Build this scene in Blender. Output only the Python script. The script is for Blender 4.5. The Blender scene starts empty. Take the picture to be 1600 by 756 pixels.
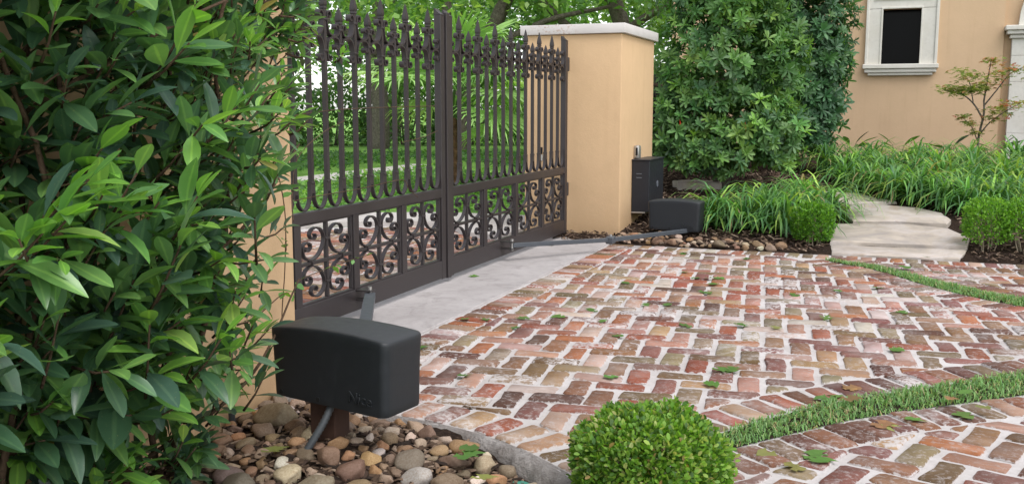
import bpy, bmesh, math, random
import numpy as np
from mathutils import Vector, Matrix

random.seed(7)
RNG = np.random.default_rng(11)
SC = bpy.context.scene
COL = SC.collection

# ------------------------------------------------------------------ camera
# World: X runs across the drive (gate side is -X), Y runs along the gate, Z up.
cam_d = bpy.data.cameras.new("camera")
cam = bpy.data.objects.new("camera", cam_d)
COL.objects.link(cam)
SC.camera = cam
cam_d.sensor_width = 36.0
cam_d.lens = 36.0 * 1540.0 / 1600.0
cam_d.clip_start = 0.05
cam_d.clip_end = 2000
CAM_H = 1.12
PITCH = math.atan(208 / 1540.0)
YAW = math.radians(21.1)
cam.location = (0, 0, CAM_H)
cam.rotation_euler = (math.pi / 2 - PITCH, 0, YAW)

# ------------------------------------------------------------------ sky and sun (soft overcast)
SUN_EL, SUN_AZ = math.radians(58), math.radians(125)     # azimuth clockwise from +Y
world = bpy.data.worlds.new("World")
SC.world = world
world.use_nodes = True
nt = world.node_tree
nt.nodes.clear()
sky = nt.nodes.new("ShaderNodeTexSky")
sky.sky_type = 'NISHITA'
sky.sun_disc = False
sky.sun_elevation = SUN_EL
sky.sun_rotation = SUN_AZ
sky.air_density = 1.0
sky.dust_density = 1.0
hsv = nt.nodes.new("ShaderNodeHueSaturation")
hsv.inputs['Saturation'].default_value = 0.22          # cloud cover: nearly white sky
bg = nt.nodes.new("ShaderNodeBackground")
bg.inputs['Strength'].default_value = 0.15
wo = nt.nodes.new("ShaderNodeOutputWorld")
nt.links.new(sky.outputs[0], hsv.inputs['Color'])
nt.links.new(hsv.outputs[0], bg.inputs[0])
nt.links.new(bg.outputs[0], wo.inputs[0])
sun_d = bpy.data.lights.new("sun", 'SUN')
sun_d.energy = 1.1
sun_d.angle = math.radians(40)
sun_d.color = (1.0, 0.965, 0.92)
sun = bpy.data.objects.new("sun", sun_d)
COL.objects.link(sun)
sdir = Vector((math.sin(SUN_AZ) * math.cos(SUN_EL), math.cos(SUN_AZ) * math.cos(SUN_EL), math.sin(SUN_EL)))
sun.rotation_euler = sdir.to_track_quat('Z', 'Y').to_euler()
sun.location = (4, -4, 12)
vs = SC.view_settings
vs.view_transform = 'Standard'
vs.look = 'None'
vs.gamma = 1.0
vs.exposure = 1.06
vs.use_curve_mapping = False

# ------------------------------------------------------------------ helpers
def tag(o, label=None, cat=None, group=None, kind=None):
    if label: o["label"] = label
    if cat: o["category"] = cat
    if group: o["group"] = group
    if kind: o["kind"] = kind
    return o

def place(o, loc, parent):
    COL.objects.link(o)
    loc = Vector(loc)
    if parent is not None:
        o.parent = parent
        o.location = loc - parent.matrix_world_loc if hasattr(parent, "matrix_world_loc") else loc - WLOC[parent.name]
    else:
        o.location = loc
    WLOC[o.name] = loc.copy()
    return o

WLOC = {}

def empty(name, loc, label=None, cat=None, group=None, kind=None):
    o = bpy.data.objects.new(name, None)
    o.empty_display_size = 0.1
    place(o, loc, None)
    return tag(o, label, cat, group, kind)

def mesh(name, verts, faces, mat=None, smooth=False, cols=None, angle=None):
    me = bpy.data.meshes.new(name)
    me.from_pydata([tuple(v) for v in verts], [], faces)
    if mat: me.materials.append(mat)
    if smooth or angle is not None:
        me.polygons.foreach_set("use_smooth", [True] * len(me.polygons))
        if angle is not None:
            me.set_sharp_from_angle(angle=math.radians(angle))
    if cols is not None:
        setcol(me, cols)
    me.update()
    return me

def setcol(me, cols):
    cols = np.asarray(cols, dtype=np.float32)
    if cols.ndim == 1: cols = np.tile(cols, (len(me.vertices), 1))
    a = me.color_attributes.new("Col", 'FLOAT_COLOR', 'POINT')
    full = np.ones((len(me.vertices), 4), np.float32)
    full[:, :3] = cols[:, :3]
    a.data.foreach_set("color", full.ravel())

def add(name, me, parent=None, loc=None, rot=None, scale=None, label=None, cat=None, group=None, kind=None, color=None):
    """Link a mesh (built in coordinates relative to loc) as one object."""
    o = bpy.data.objects.new(name, me)
    if loc is None: loc = WLOC[parent.name] if parent is not None else (0, 0, 0)
    place(o, loc, parent)
    if rot is not None:
        if isinstance(rot, Matrix):
            o.rotation_euler = rot.to_euler()
        else:
            o.rotation_euler = rot
    if scale is not None: o.scale = (scale,) * 3 if isinstance(scale, (int, float)) else scale
    if color is not None: o.color = (*color, 1)
    return tag(o, label, cat, group, kind)

def shift(verts, loc):
    return [(v[0] - loc[0], v[1] - loc[1], v[2] - loc[2]) for v in verts]

def box_vf(x0, x1, y0, y1, z0, z1):
    v = [(x0, y0, z0), (x1, y0, z0), (x1, y1, z0), (x0, y1, z0), (x0, y0, z1), (x1, y0, z1), (x1, y1, z1), (x0, y1, z1)]
    f = [(0, 3, 2, 1), (4, 5, 6, 7), (0, 1, 5, 4), (1, 2, 6, 5), (2, 3, 7, 6), (3, 0, 4, 7)]
    return v, f

def cbox(name, x0, x1, y0, y1, z0, z1, mat, b=0.003, seg=1):
    """Bevelled box mesh in the given coordinates."""
    v, f = box_vf(x0, x1, y0, y1, z0, z1)
    bm = bmesh.new()
    vv = [bm.verts.new(p) for p in v]
    for q in f: bm.faces.new([vv[i] for i in q])
    if b > 0:
        bmesh.ops.bevel(bm, geom=list(bm.edges), offset=b, segments=seg, profile=0.5, affect='EDGES')
    me = bpy.data.meshes.new(name)
    bm.to_mesh(me)
    bm.free()
    me.materials.append(mat)
    if seg > 1:
        me.polygons.foreach_set("use_smooth", [True] * len(me.polygons))
        me.set_sharp_from_angle(angle=math.radians(40))
    return me

def boxpart(name, dims, mat, parent, b=0.003, seg=1, **kw):
    """One bevelled box part given in world coordinates."""
    L = WLOC[parent.name] if parent is not None else Vector((0, 0, 0))
    x0, x1, y0, y1, z0, z1 = dims
    if parent is None:
        L = Vector(((x0 + x1) / 2, (y0 + y1) / 2, z0))
    me = cbox(name, x0 - L.x, x1 - L.x, y0 - L.y, y1 - L.y, z0 - L.z, z1 - L.z, mat, b, seg)
    return add(name, me, parent, loc=L, **kw)

def catmull(pts, n=4, closed=False):
    P = [np.array(p, float) for p in pts]
    out = []
    m = len(P)
    rng = range(m if closed else m - 1)
    for i in rng:
        if closed:
            p0, p1, p2, p3 = P[i - 1], P[i], P[(i + 1) % m], P[(i + 2) % m]
        else:
            p0 = P[i - 1] if i > 0 else 2 * P[0] - P[1]
            p1, p2 = P[i], P[i + 1]
            p3 = P[i + 2] if i + 2 < m else 2 * P[-1] - P[-2]
        for k in range(n):
            t = k / n
            out.append(0.5 * ((2 * p1) + (-p0 + p2) * t + (2 * p0 - 5 * p1 + 4 * p2 - p3) * t * t + (-p0 + 3 * p1 - 3 * p2 + p3) * t ** 3))
    if not closed: out.append(P[-1])
    return out

def ribbon(pts2, th, dx, x=0.0):
    """Flat bar following a path in the (Y,Z) plane: th in the plane, dx across it."""
    P = np.array(pts2)
    T = np.gradient(P, axis=0)
    T /= np.linalg.norm(T, axis=1)[:, None] + 1e-9
    N = np.stack([-T[:, 1], T[:, 0]], 1)
    v, f = [], []
    for p, nn in zip(P, N):
        a, b = p + nn * th / 2, p - nn * th / 2
        v += [(x - dx / 2, a[0], a[1]), (x + dx / 2, a[0], a[1]), (x + dx / 2, b[0], b[1]), (x - dx / 2, b[0], b[1])]
    m = len(P)
    for i in range(m - 1):
        o = 4 * i
        for k in range(4):
            f.append((o + k, o + (k + 1) % 4, o + 4 + (k + 1) % 4, o + 4 + k))
    f += [(3, 2, 1, 0), tuple(4 * (m - 1) + k for k in range(4))]
    return v, f

def tube(pts, radii, seg=6, caps=True):
    P = [Vector(p) for p in pts]
    if isinstance(radii, (int, float)): radii = [radii] * len(P)
    v, f = [], []
    up = Vector((0.123, 0.37, 0.92))
    prev = None
    for i, p in enumerate(P):
        d = (P[min(i + 1, len(P) - 1)] - P[max(i - 1, 0)]).normalized()
        if prev is None:
            a = d.cross(up)
            if a.length < 1e-3: a = d.cross(Vector((1, 0, 0)))
        else:
            a = prev - d * prev.dot(d)
        a.normalize()
        prev = a
        b = d.cross(a)
        for k in range(seg):
            t = 2 * math.pi * k / seg
            v.append(p + (a * math.cos(t) + b * math.sin(t)) * radii[i])
    for i in range(len(P) - 1):
        for k in range(seg):
            f.append((i * seg + k, i * seg + (k + 1) % seg, (i + 1) * seg + (k + 1) % seg, (i + 1) * seg + k))
    if caps:
        f.append(tuple(range(seg))[::-1])
        f.append(tuple((len(P) - 1) * seg + k for k in range(seg)))
    return [tuple(q) for q in v], f

class MB:
    """Collects shapes for one mesh."""
    def __init__(s): s.v, s.f, s.c = [], [], []
    def add(s, vf, col=None):
        o = len(s.v)
        s.v += [tuple(q) for q in vf[0]]
        s.f += [tuple(i + o for i in q) for q in vf[1]]
        if col is not None: s.c += [col] * len(vf[0])
        return s

def batch(name, base_v, base_f, R, L, mat, cols, smooth=True):
    """Numpy join of N copies: R (N,3,3), L (N,3), cols (N,3); base faces all quads or all tris."""
    bv = np.asarray(base_v, np.float32)
    bf = np.asarray(base_f, np.int32)
    N, k, m = len(L), len(bv), bf.shape[1]
    V = (np.einsum('nij,kj->nki', R, bv) + L[:, None, :]).reshape(-1, 3).astype(np.float32)
    Fc = (bf[None] + (np.arange(N) * k)[:, None, None]).reshape(-1).astype(np.int32)
    nf = N * len(bf)
    me = bpy.data.meshes.new(name)
    me.vertices.add(len(V))
    me.vertices.foreach_set("co", V.ravel())
    me.loops.add(len(Fc))
    me.loops.foreach_set("vertex_index", Fc)
    me.polygons.add(nf)
    me.polygons.foreach_set("loop_start", np.arange(0, len(Fc), m, dtype=np.int32))
    me.polygons.foreach_set("loop_total", np.full(nf, m, np.int32))
    me.update(calc_edges=True)
    if smooth: me.polygons.foreach_set("use_smooth", np.ones(nf, bool))
    me.materials.append(mat)
    setcol(me, np.repeat(np.asarray(cols), k, axis=0))
    return me

def frames(D, roll, S):
    """Rotation*scale matrices with local +Y along D (N,3)."""
    D = D / (np.linalg.norm(D, axis=1)[:, None] + 1e-9)
    up = np.tile(np.array([0.0, 0, 1]), (len(D), 1))
    X = np.cross(D, up)
    bad = np.linalg.norm(X, axis=1) < 1e-3
    X[bad] = (1, 0, 0)
    X /= np.linalg.norm(X, axis=1)[:, None]
    Z = np.cross(X, D)
    c, s = np.cos(roll)[:, None], np.sin(roll)[:, None]
    X2 = X * c + Z * s
    Z2 = -X * s + Z * c
    M = np.stack([X2, D, Z2], 2)
    S = np.asarray(S)
    return M * (S[:, None, None] if S.ndim == 1 else S[:, None, :])

def leaf_vf(nseg=5, wid=0.34, curl=0.18, fold=0.10, tip=1.25):
    """Unit-length leaf along +Y: folded at the midrib, drooping towards the tip. Quads."""
    v, f = [], []
    for i in range(nseg + 1):
        t = i / nseg
        w = wid * 0.5 * (math.sin(math.pi * min(1, t ** 0.85 * 0.97 + 0.03)) ** 0.8) * (1.0 if t < 0.5 else (1 - (t - 0.5) * 0.25))
        w = max(w, 0.006)
        z = -curl * t * t
        v += [(-w, t, z + fold * w * 2), (0, t, z), (w, t, z + fold * w * 2)]
    for i in range(nseg):
        o = 3 * i
        f += [(o, o + 1, o + 4, o + 3), (o + 1, o + 2, o + 5, o + 4)]
    return v, f

# ------------------------------------------------------------------ materials
def new_mat(name):
    m = bpy.data.materials.new(name)
    m.use_nodes = True
    m.node_tree.nodes.clear()
    return m, m.node_tree.nodes, m.node_tree.links

class NB:
    """Small node-graph builder."""
    def __init__(s, name):
        s.m, s.n, s.l = new_mat(name)
        s.out = s.n.new("ShaderNodeOutputMaterial")
        s.tc = s.n.new("ShaderNodeTexCoord")
    def node(s, t, **kw):
        x = s.n.new(t)
        for k, v in kw.items(): setattr(x, k, v)
        return x
    def val(s, inp, v):
        if hasattr(v, "is_output") or isinstance(v, bpy.types.NodeSocket): s.l.new(v, inp)
        else: inp.default_value = v if not (isinstance(v, tuple) and len(v) == 3 and inp.type == 'RGBA') else (*v, 1)
    def noise(s, scale, detail=4, rough=0.55, coord='Object', dist=0.0, vec=None):
        x = s.node("ShaderNodeTexNoise")
        x.inputs['Scale'].default_value = scale
        x.inputs['Detail'].default_value = detail
        x.inputs['Roughness'].default_value = rough
        x.inputs['Distortion'].default_value = dist
        s.l.new(vec if vec is not None else s.pos(coord), x.inputs['Vector'])
        return x.outputs['Fac']
    def pos(s, coord='Object'):
        if coord == 'World':
            if not hasattr(s, 'geo'): s.geo = s.node("ShaderNodeNewGeometry")
            return s.geo.outputs['Position']
        return s.tc.outputs[coord]
    def ramp(s, fac, stops):
        x = s.node("ShaderNodeValToRGB")
        cr = x.color_ramp
        while len(cr.elements) > 1: cr.elements.remove(cr.elements[-1])
        for i, (p, c) in enumerate(stops):
            e = cr.elements[0] if i == 0 else cr.elements.new(p)
            e.position = p
            e.color = (*c, 1) if isinstance(c, tuple) else (c, c, c, 1)
        s.l.new(fac, x.inputs['Fac'])
        return x.outputs['Color']
    def mix(s, fac, a, b, mode='MIX'):
        x = s.node("ShaderNodeMix", data_type='RGBA', blend_type=mode)
        s.val(x.inputs[0], fac)
        s.val(x.inputs[6], a)
        s.val(x.inputs[7], b)
        return x.outputs[2]
    def math(s, op, a, b=0.0):
        x = s.node("ShaderNodeMath", operation=op)
        s.val(x.inputs[0], a)
        s.val(x.inputs[1], b)
        return x.outputs[0]
    def attr(s, name="Col"):
        x = s.node("ShaderNodeAttribute", attribute_name=name)
        return x.outputs['Color']
    def objcol(s):
        s.oi = s.node("ShaderNodeObjectInfo")
        return s.oi.outputs['Color']
    def bump(s, h, strength=0.3, dist=0.01):
        x = s.node("ShaderNodeBump")
        x.inputs['Strength'].default_value = strength
        x.inputs['Distance'].default_value = dist
        s.l.new(h, x.inputs['Height'])
        return x.outputs['Normal']
    def bsdf(s, color, rough=0.7, normal=None, spec=0.5, metal=0.0, coat=0.0, link=True):
        x = s.node("ShaderNodeBsdfPrincipled")
        s.val(x.inputs['Base Color'], color)
        s.val(x.inputs['Roughness'], rough)
        x.inputs['Specular IOR Level'].default_value = spec
        x.inputs['Metallic'].default_value = metal
        if coat: x.inputs['Coat Weight'].default_value = coat
        if normal is not None: s.l.new(normal, x.inputs['Normal'])
        if link: s.l.new(x.outputs[0], s.out.inputs[0])
        return x.outputs[0]

def stucco_mat(name, base, dirt=0.25):
    b = NB(name)
    big = b.noise(0.9, 4, 0.6, 'World')
    fine = b.noise(160, 3, 0.6, 'World')
    mid = b.noise(7, 5, 0.6, 'World')
    c = b.mix(b.ramp(big, [(0.3, 0.0), (0.75, 1.0)]), tuple(x * 0.93 for x in base), tuple(min(1, x * 1.05) for x in base))
    c = b.mix(b.math('MULTIPLY', b.ramp(mid, [(0.45, 0.0), (0.75, 1.0)]), dirt), c, tuple(x * 0.78 for x in base))
    # rain splash stain near the foot of the wall
    sep = b.node("ShaderNodeSeparateXYZ")
    b.l.new(b.pos('World'), sep.inputs[0])
    hgt = b.math('ADD', sep.outputs[2], b.math('MULTIPLY', b.math('SUBTRACT', mid, 0.5), 0.5))
    low = b.ramp(hgt, [(0.0, 1.0), (0.28, 0.0)])
    c = b.mix(b.math('MULTIPLY', low, 0.3), c, (base[0] * 0.80, base[1] * 0.72, base[2] * 0.6))
    mp = b.node("ShaderNodeMapping")
    mp.inputs['Scale'].default_value = (14, 14, 0.7)
    b.l.new(b.pos('World'), mp.inputs['Vector'])
    streak = b.noise(1.0, 4, 0.6, vec=mp.outputs[0])
    up = b.ramp(sep.outputs[2], [(0.6, 0.15), (1.0, 0.55)])
    c = b.mix(b.math('MULTIPLY', b.ramp(streak, [(0.52, 0.0), (0.74, 1.0)]), b.math('MULTIPLY', up, 0.5)), c, (base[0] * 0.74, base[1] * 0.70, base[2] * 0.66))
    tro = b.noise(26, 4, 0.65, 'World', 1.2)
    c = b.mix(b.math('MULTIPLY', b.ramp(tro, [(0.4, 0.0), (0.7, 1.0)]), 0.12), c, tuple(min(1, x * 1.12) for x in base))
    hh = b.math('ADD', b.math('ADD', fine, b.math('MULTIPLY', mid, 1.5)), b.math('MULTIPLY', tro, 1.6))
    b.bsdf(c, 0.9, b.bump(hh, 0.25, 0.004), 0.2)
    return b.m

M = {}
M['stucco'] = stucco_mat("stucco_tan", (0.60, 0.412, 0.243))
M['stucco_house'] = stucco_mat("stucco_house", (0.585, 0.41, 0.262), 0.15)

def stone_mat(name, a, c2, scale=6, rough=0.75, bump=0.2):
    b = NB(name)
    n1 = b.noise(scale, 6, 0.62, 'World')
    n2 = b.noise(scale * 9, 4, 0.6, 'World')
    c = b.mix(b.ramp(n1, [(0.32, 0.0), (0.7, 1.0)]), a, c2)
    c = b.mix(b.math('MULTIPLY', b.ramp(n2, [(0.5, 0.0), (0.8, 1.0)]), 0.25), c, tuple(x * 0.6 for x in a))
    b.bsdf(c, rough, b.bump(n2, bump, 0.004), 0.3)
    return b.m

M['cast_stone'] = stone_mat("cast_stone", (0.58, 0.545, 0.485), (0.66, 0.635, 0.59), 3)
M['cap'] = stone_mat("cap_stone", (0.62, 0.57, 0.55), (0.76, 0.73, 0.71), 5)

def cap_mat():
    b = NB("cap_stone_rust")
    n1 = b.noise(5, 6, 0.6, 'World')
    n2 = b.noise(45, 4, 0.7, 'World')
    c = b.mix(n1, (0.50, 0.465, 0.45), (0.64, 0.61, 0.60))
    sep = b.node("ShaderNodeSeparateXYZ")
    b.l.new(b.pos('World'), sep.inputs[0])
    band = b.ramp(b.math('ADD', sep.outputs[0], 3.1), [(0.05, 0.0), (0.22, 1.0), (0.40, 1.0), (0.55, 0.0)])
    st = b.math('MULTIPLY', b.ramp(n2, [(0.52, 0.0), (0.66, 1.0)]), b.math('MULTIPLY', band, 0.75))
    c = b.mix(st, c, (0.34, 0.18, 0.10))
    b.bsdf(c, 0.8, b.bump(n2, 0.15, 0.003), 0.3)
    return b.m
M['cap'] = cap_mat()

def iron_mat():
    b = NB("gate_paint")
    n1 = b.noise(3.5, 5, 0.6, 'World')
    n2 = b.noise(60, 4, 0.6, 'World')
    c = b.mix(b.ramp(n1, [(0.3, 0.0), (0.75, 1.0)]), (0.024, 0.0195, 0.021), (0.037, 0.030, 0.031))
    c = b.mix(b.math('MULTIPLY', b.ramp(n2, [(0.62, 0.0), (0.75, 1.0)]), 0.5), c, (0.07, 0.05, 0.042))
    r = b.ramp(n1, [(0.3, 0.40), (0.8, 0.55)])
    b.bsdf(c, r, b.bump(n2, 0.12, 0.002), 0.5)
    return b.m
M['iron'] = iron_mat()

def plastic_mat(name, col, rough=0.5):
    b = NB(name)
    n1 = b.noise(4, 5, 0.6, 'World')
    n2 = b.noise(350, 2, 0.5, 'World')
    n3 = b.noise(28, 5, 0.7, 'World')
    c = b.mix(n1, tuple(x * 0.85 for x in col), tuple(x * 1.15 for x in col))
    c = b.mix(b.math('MULTIPLY', b.ramp(n3, [(0.55, 0.0), (0.8, 1.0)]), 0.25), c, tuple(x * 2.2 for x in col))
    geo = b.node('ShaderNodeNewGeometry')
    sn = b.node('ShaderNodeSeparateXYZ'); b.l.new(geo.outputs['Normal'], sn.inputs[0])
    dust = b.math('MULTIPLY', b.ramp(sn.outputs[2], [(0.6, 0.0), (0.95, 1.0)]), b.ramp(n3, [(0.3, 0.25), (0.7, 0.6)]))
    c = b.mix(dust, c, tuple(x * 0.75 + 0.035 for x in col))
    b.bsdf(c, b.ramp(n3, [(0.3, rough - 0.06), (0.8, rough + 0.12)]), b.bump(n2, 0.12, 0.001), 0.45)
    return b.m
M['plastic'] = plastic_mat("operator_cover_plastic", (0.0155, 0.018, 0.0215), 0.5)
M['box_paint'] = plastic_mat("control_box_paint", (0.0145, 0.0165, 0.023), 0.42)
M['hole'] = plastic_mat("screw_hole_dark", (0.005, 0.005, 0.005), 0.8)
M['conduit'] = plastic_mat("conduit_plastic", (0.05, 0.056, 0.062), 0.55)
M['arm'] = plastic_mat("arm_paint", (0.062, 0.07, 0.082), 0.42)
M['fence'] = plastic_mat("fence_black", (0.014, 0.014, 0.016), 0.5)
M['green_plastic'] = plastic_mat("valve_lid_green", (0.05, 0.26, 0.19), 0.5)
M['faded_print'] = plastic_mat("faded_print", (0.10, 0.11, 0.13), 0.6)

def metal_mat():
    b = NB("galvanised_metal")
    n2 = b.noise(40, 3, 0.6, 'World')
    b.bsdf(b.mix(n2, (0.35, 0.34, 0.33), (0.6, 0.59, 0.57)), 0.4, None, 0.5, 0.8)
    return b.m
M['metal'] = metal_mat()
M['rust_post'] = stone_mat("rusty_post", (0.042, 0.021, 0.015), (0.068, 0.034, 0.023), 9, 0.8)

def glass_mat():
    b = NB("dark_window_glass")
    b.bsdf((0.002, 0.002, 0.003), 0.15, None, 0.08)
    return b.m
M['glass'] = glass_mat()

def concrete_mat(name, a, c2):
    b = NB(name)
    n1 = b.noise(1.6, 6, 0.65, 'World')
    n2 = b.noise(14, 6, 0.7, 'World')
    n3 = b.noise(170, 3, 0.6, 'World')
    c = b.mix(b.ramp(n1, [(0.3, 0.0), (0.7, 1.0)]), a, c2)
    c = b.mix(b.math('MULTIPLY', b.ramp(n2, [(0.5, 0.0), (0.78, 1.0)]), 0.45), c, tuple(x * 0.62 for x in a))
    n7 = b.noise(4.2, 6, 0.7, 'World', 1.5)
    c = b.mix(b.math('MULTIPLY', b.ramp(n7, [(0.5, 0.0), (0.72, 1.0)]), 0.5), c, (a[0] * 0.55, a[1] * 0.53, a[2] * 0.52))
    spk = b.ramp(n3, [(0.64, 0.0), (0.72, 1.0)])
    c = b.mix(b.math('MULTIPLY', spk, 0.5), c, (0.14, 0.12, 0.10))
    b.bsdf(c, 0.88, b.bump(b.math('ADD', n2, n3), 0.3, 0.003), 0.25)
    return b.m
M['concrete'] = concrete_mat("concrete_threshold", (0.33, 0.305, 0.30), (0.43, 0.40, 0.395))
M['kerb_conc'] = concrete_mat("concrete_street_kerb", (0.42, 0.39, 0.37), (0.52, 0.49, 0.47))

def mortar_mat():
    b = NB("mortar")
    n1 = b.noise(3.0, 6, 0.65, 'World')
    n2 = b.noise(40, 6, 0.7, 'World')
    n3 = b.noise(220, 3, 0.6, 'World')
    c = b.mix(b.ramp(n1, [(0.3, 0.0), (0.7, 1.0)]), (0.42, 0.385, 0.37), (0.58, 0.55, 0.545))
    c = b.mix(b.math('MULTIPLY', b.ramp(n2, [(0.5, 0.0), (0.8, 1.0)]), 0.4), c, (0.25, 0.215, 0.185))
    b.bsdf(c, 0.92, b.bump(b.math('ADD', n2, n3), 0.6, 0.006), 0.2)
    return b.m
M['mortar'] = mortar_mat()

def edging_mat():
    b = NB("mortar_edging")
    n1 = b.noise(7, 6, 0.7, 'World')
    n2 = b.noise(50, 6, 0.7, 'World')
    c = b.mix(b.ramp(n1, [(0.35, 0.0), (0.68, 1.0)]), (0.30, 0.265, 0.245), (0.50, 0.465, 0.45))
    c = b.mix(b.math('MULTIPLY', b.ramp(n2, [(0.55, 0.0), (0.75, 1.0)]), 0.6), c, (0.10, 0.085, 0.075))
    b.bsdf(c, 0.92, b.bump(b.math('ADD', n1, n2), 1.0, 0.035), 0.2)
    return b.m
M['edging'] = edging_mat()

def brick_mat():
    b = NB("old_brick")
    base = b.attr()
    n1 = b.noise(9, 5, 0.65, 'World')
    n2 = b.noise(48, 6, 0.72, 'World')
    n3 = b.noise(240, 3, 0.6, 'World')
    n4 = b.noise(2.1, 5, 0.6, 'World')
    c = b.mix(b.ramp(n1, [(0.35, 0.0), (0.7, 1.0)]), base, b.mix(1.0, base, (0.70, 0.62, 0.55), 'MULTIPLY'))
    c = b.mix(b.math('MULTIPLY', b.ramp(n2, [(0.42, 0.0), (0.70, 1.0)]), 0.55), c, b.mix(1.0, c, (0.55, 0.50, 0.45), 'MULTIPLY'))
    # mortar haze and lime smears left on the faces
    sm = b.math('MULTIPLY', b.ramp(n2, [(0.50, 0.0), (0.62, 1.0)]), b.ramp(n4, [(0.36, 0.12), (0.62, 0.95)]))
    c = b.mix(b.math('MULTIPLY', sm, 0.55), c, (0.52, 0.475, 0.46))
    n5 = b.noise(3.3, 4, 0.6, 'World')
    c = b.mix(b.ramp(n5, [(0.48, 0.0), (0.72, 0.26)]), c, (0.46, 0.41, 0.39))
    n6 = b.noise(1.15, 6, 0.68, 'World', 0.6)
    lime = b.math('MULTIPLY', b.ramp(n6, [(0.56, 0.0), (0.65, 1.0)]), b.ramp(n2, [(0.36, 0.15), (0.56, 1.0)]))
    c = b.mix(b.math('MULTIPLY', lime, 0.72), c, (0.57, 0.535, 0.525))
    coat = b.node('ShaderNodeAttribute', attribute_name='Coat').outputs['Fac']
    cm = b.ramp(b.math('ADD', coat, b.math('MULTIPLY', b.math('SUBTRACT', n2, 0.5), 1.6)), [(0.42, 0.0), (0.62, 0.9)])
    c = b.mix(cm, c, (0.50, 0.465, 0.455))
    spk = b.ramp(n3, [(0.68, 0.0), (0.73, 1.0)])
    c = b.mix(b.math('MULTIPLY', spk, 0.6), c, (0.6, 0.57, 0.55))
    b.bsdf(c, 0.9, b.bump(b.math('ADD', n2, b.math('MULTIPLY', n3, 0.6)), 0.55, 0.006), 0.25)
    return b.m
M['brick'] = brick_mat()

def rock_mat():
    b = NB("river_stone")
    base = b.objcol()
    n1 = b.noise(9, 5, 0.65)
    n2 = b.noise(40, 5, 0.7)
    c = b.mix(b.ramp(n1, [(0.35, 0.0), (0.7, 1.0)]), base, b.mix(1.0, base, (0.62, 0.52, 0.44), 'MULTIPLY'))
    c = b.mix(b.math('MULTIPLY', b.ramp(n2, [(0.5, 0.0), (0.75, 1.0)]), 0.4), c, b.mix(1.0, base, (1.35, 1.3, 1.25), 'MULTIPLY'))
    b.bsdf(c, 0.62, b.bump(n2, 0.35, 0.01), 0.35)
    return b.m
M['rock'] = rock_mat()

def mulch_mat():
    b = NB("mulch_soil")
    n1 = b.noise(5, 6, 0.7, 'World')
    n2 = b.noise(55, 6, 0.75, 'World')
    n3 = b.noise(160, 4, 0.7, 'World')
    c = b.ramp(n2, [(0.3, (0.018, 0.011, 0.008)), (0.5, (0.05, 0.030, 0.021)), (0.62, (0.10, 0.062, 0.043)), (0.78, (0.20, 0.14, 0.10))])
    c = b.mix(b.ramp(n1, [(0.4, 0.0), (0.7, 0.5)]), c, (0.035, 0.022, 0.016))
    b.bsdf(c, 0.95, b.bump(b.math('ADD', n2, n3), 1.0, 0.03), 0.15)
    return b.m
M['mulch'] = mulch_mat()

def lawn_mat():
    b = NB("lawn")
    n1 = b.noise(0.7, 5, 0.6, 'World')
    n2 = b.noise(30, 6, 0.75, 'World')
    c = b.mix(n1, (0.21, 0.42, 0.08), (0.27, 0.48, 0.12))
    c = b.mix(b.math('MULTIPLY', b.ramp(n2, [(0.45, 0.0), (0.75, 1.0)]), 0.6), c, (0.055, 0.15, 0.02))
    b.bsdf(c, 0.95, b.bump(n2, 0.8, 0.04), 0.15)
    return b.m
M['lawn'] = lawn_mat()

def flag_mat():
    b = NB("flagstone")
    n0 = b.noise(1.7, 4, 0.6, 'World', 1.6)
    n1 = b.noise(6, 6, 0.7, 'World', 0.8)
    n2 = b.noise(60, 5, 0.7, 'World')
    c = b.ramp(n0, [(0.28, (0.30, 0.27, 0.25)), (0.45, (0.43, 0.37, 0.31)), (0.55, (0.47, 0.42, 0.39)), (0.72, (0.38, 0.29, 0.21))])
    c = b.mix(b.math('MULTIPLY', b.ramp(n1, [(0.42, 0.0), (0.7, 1.0)]), 0.55), c, (0.26, 0.225, 0.20))
    b.bsdf(c, 0.8, b.bump(b.math('ADD', n1, n2), 0.25, 0.006), 0.3)
    return b.m
M['flag'] = flag_mat()

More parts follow.
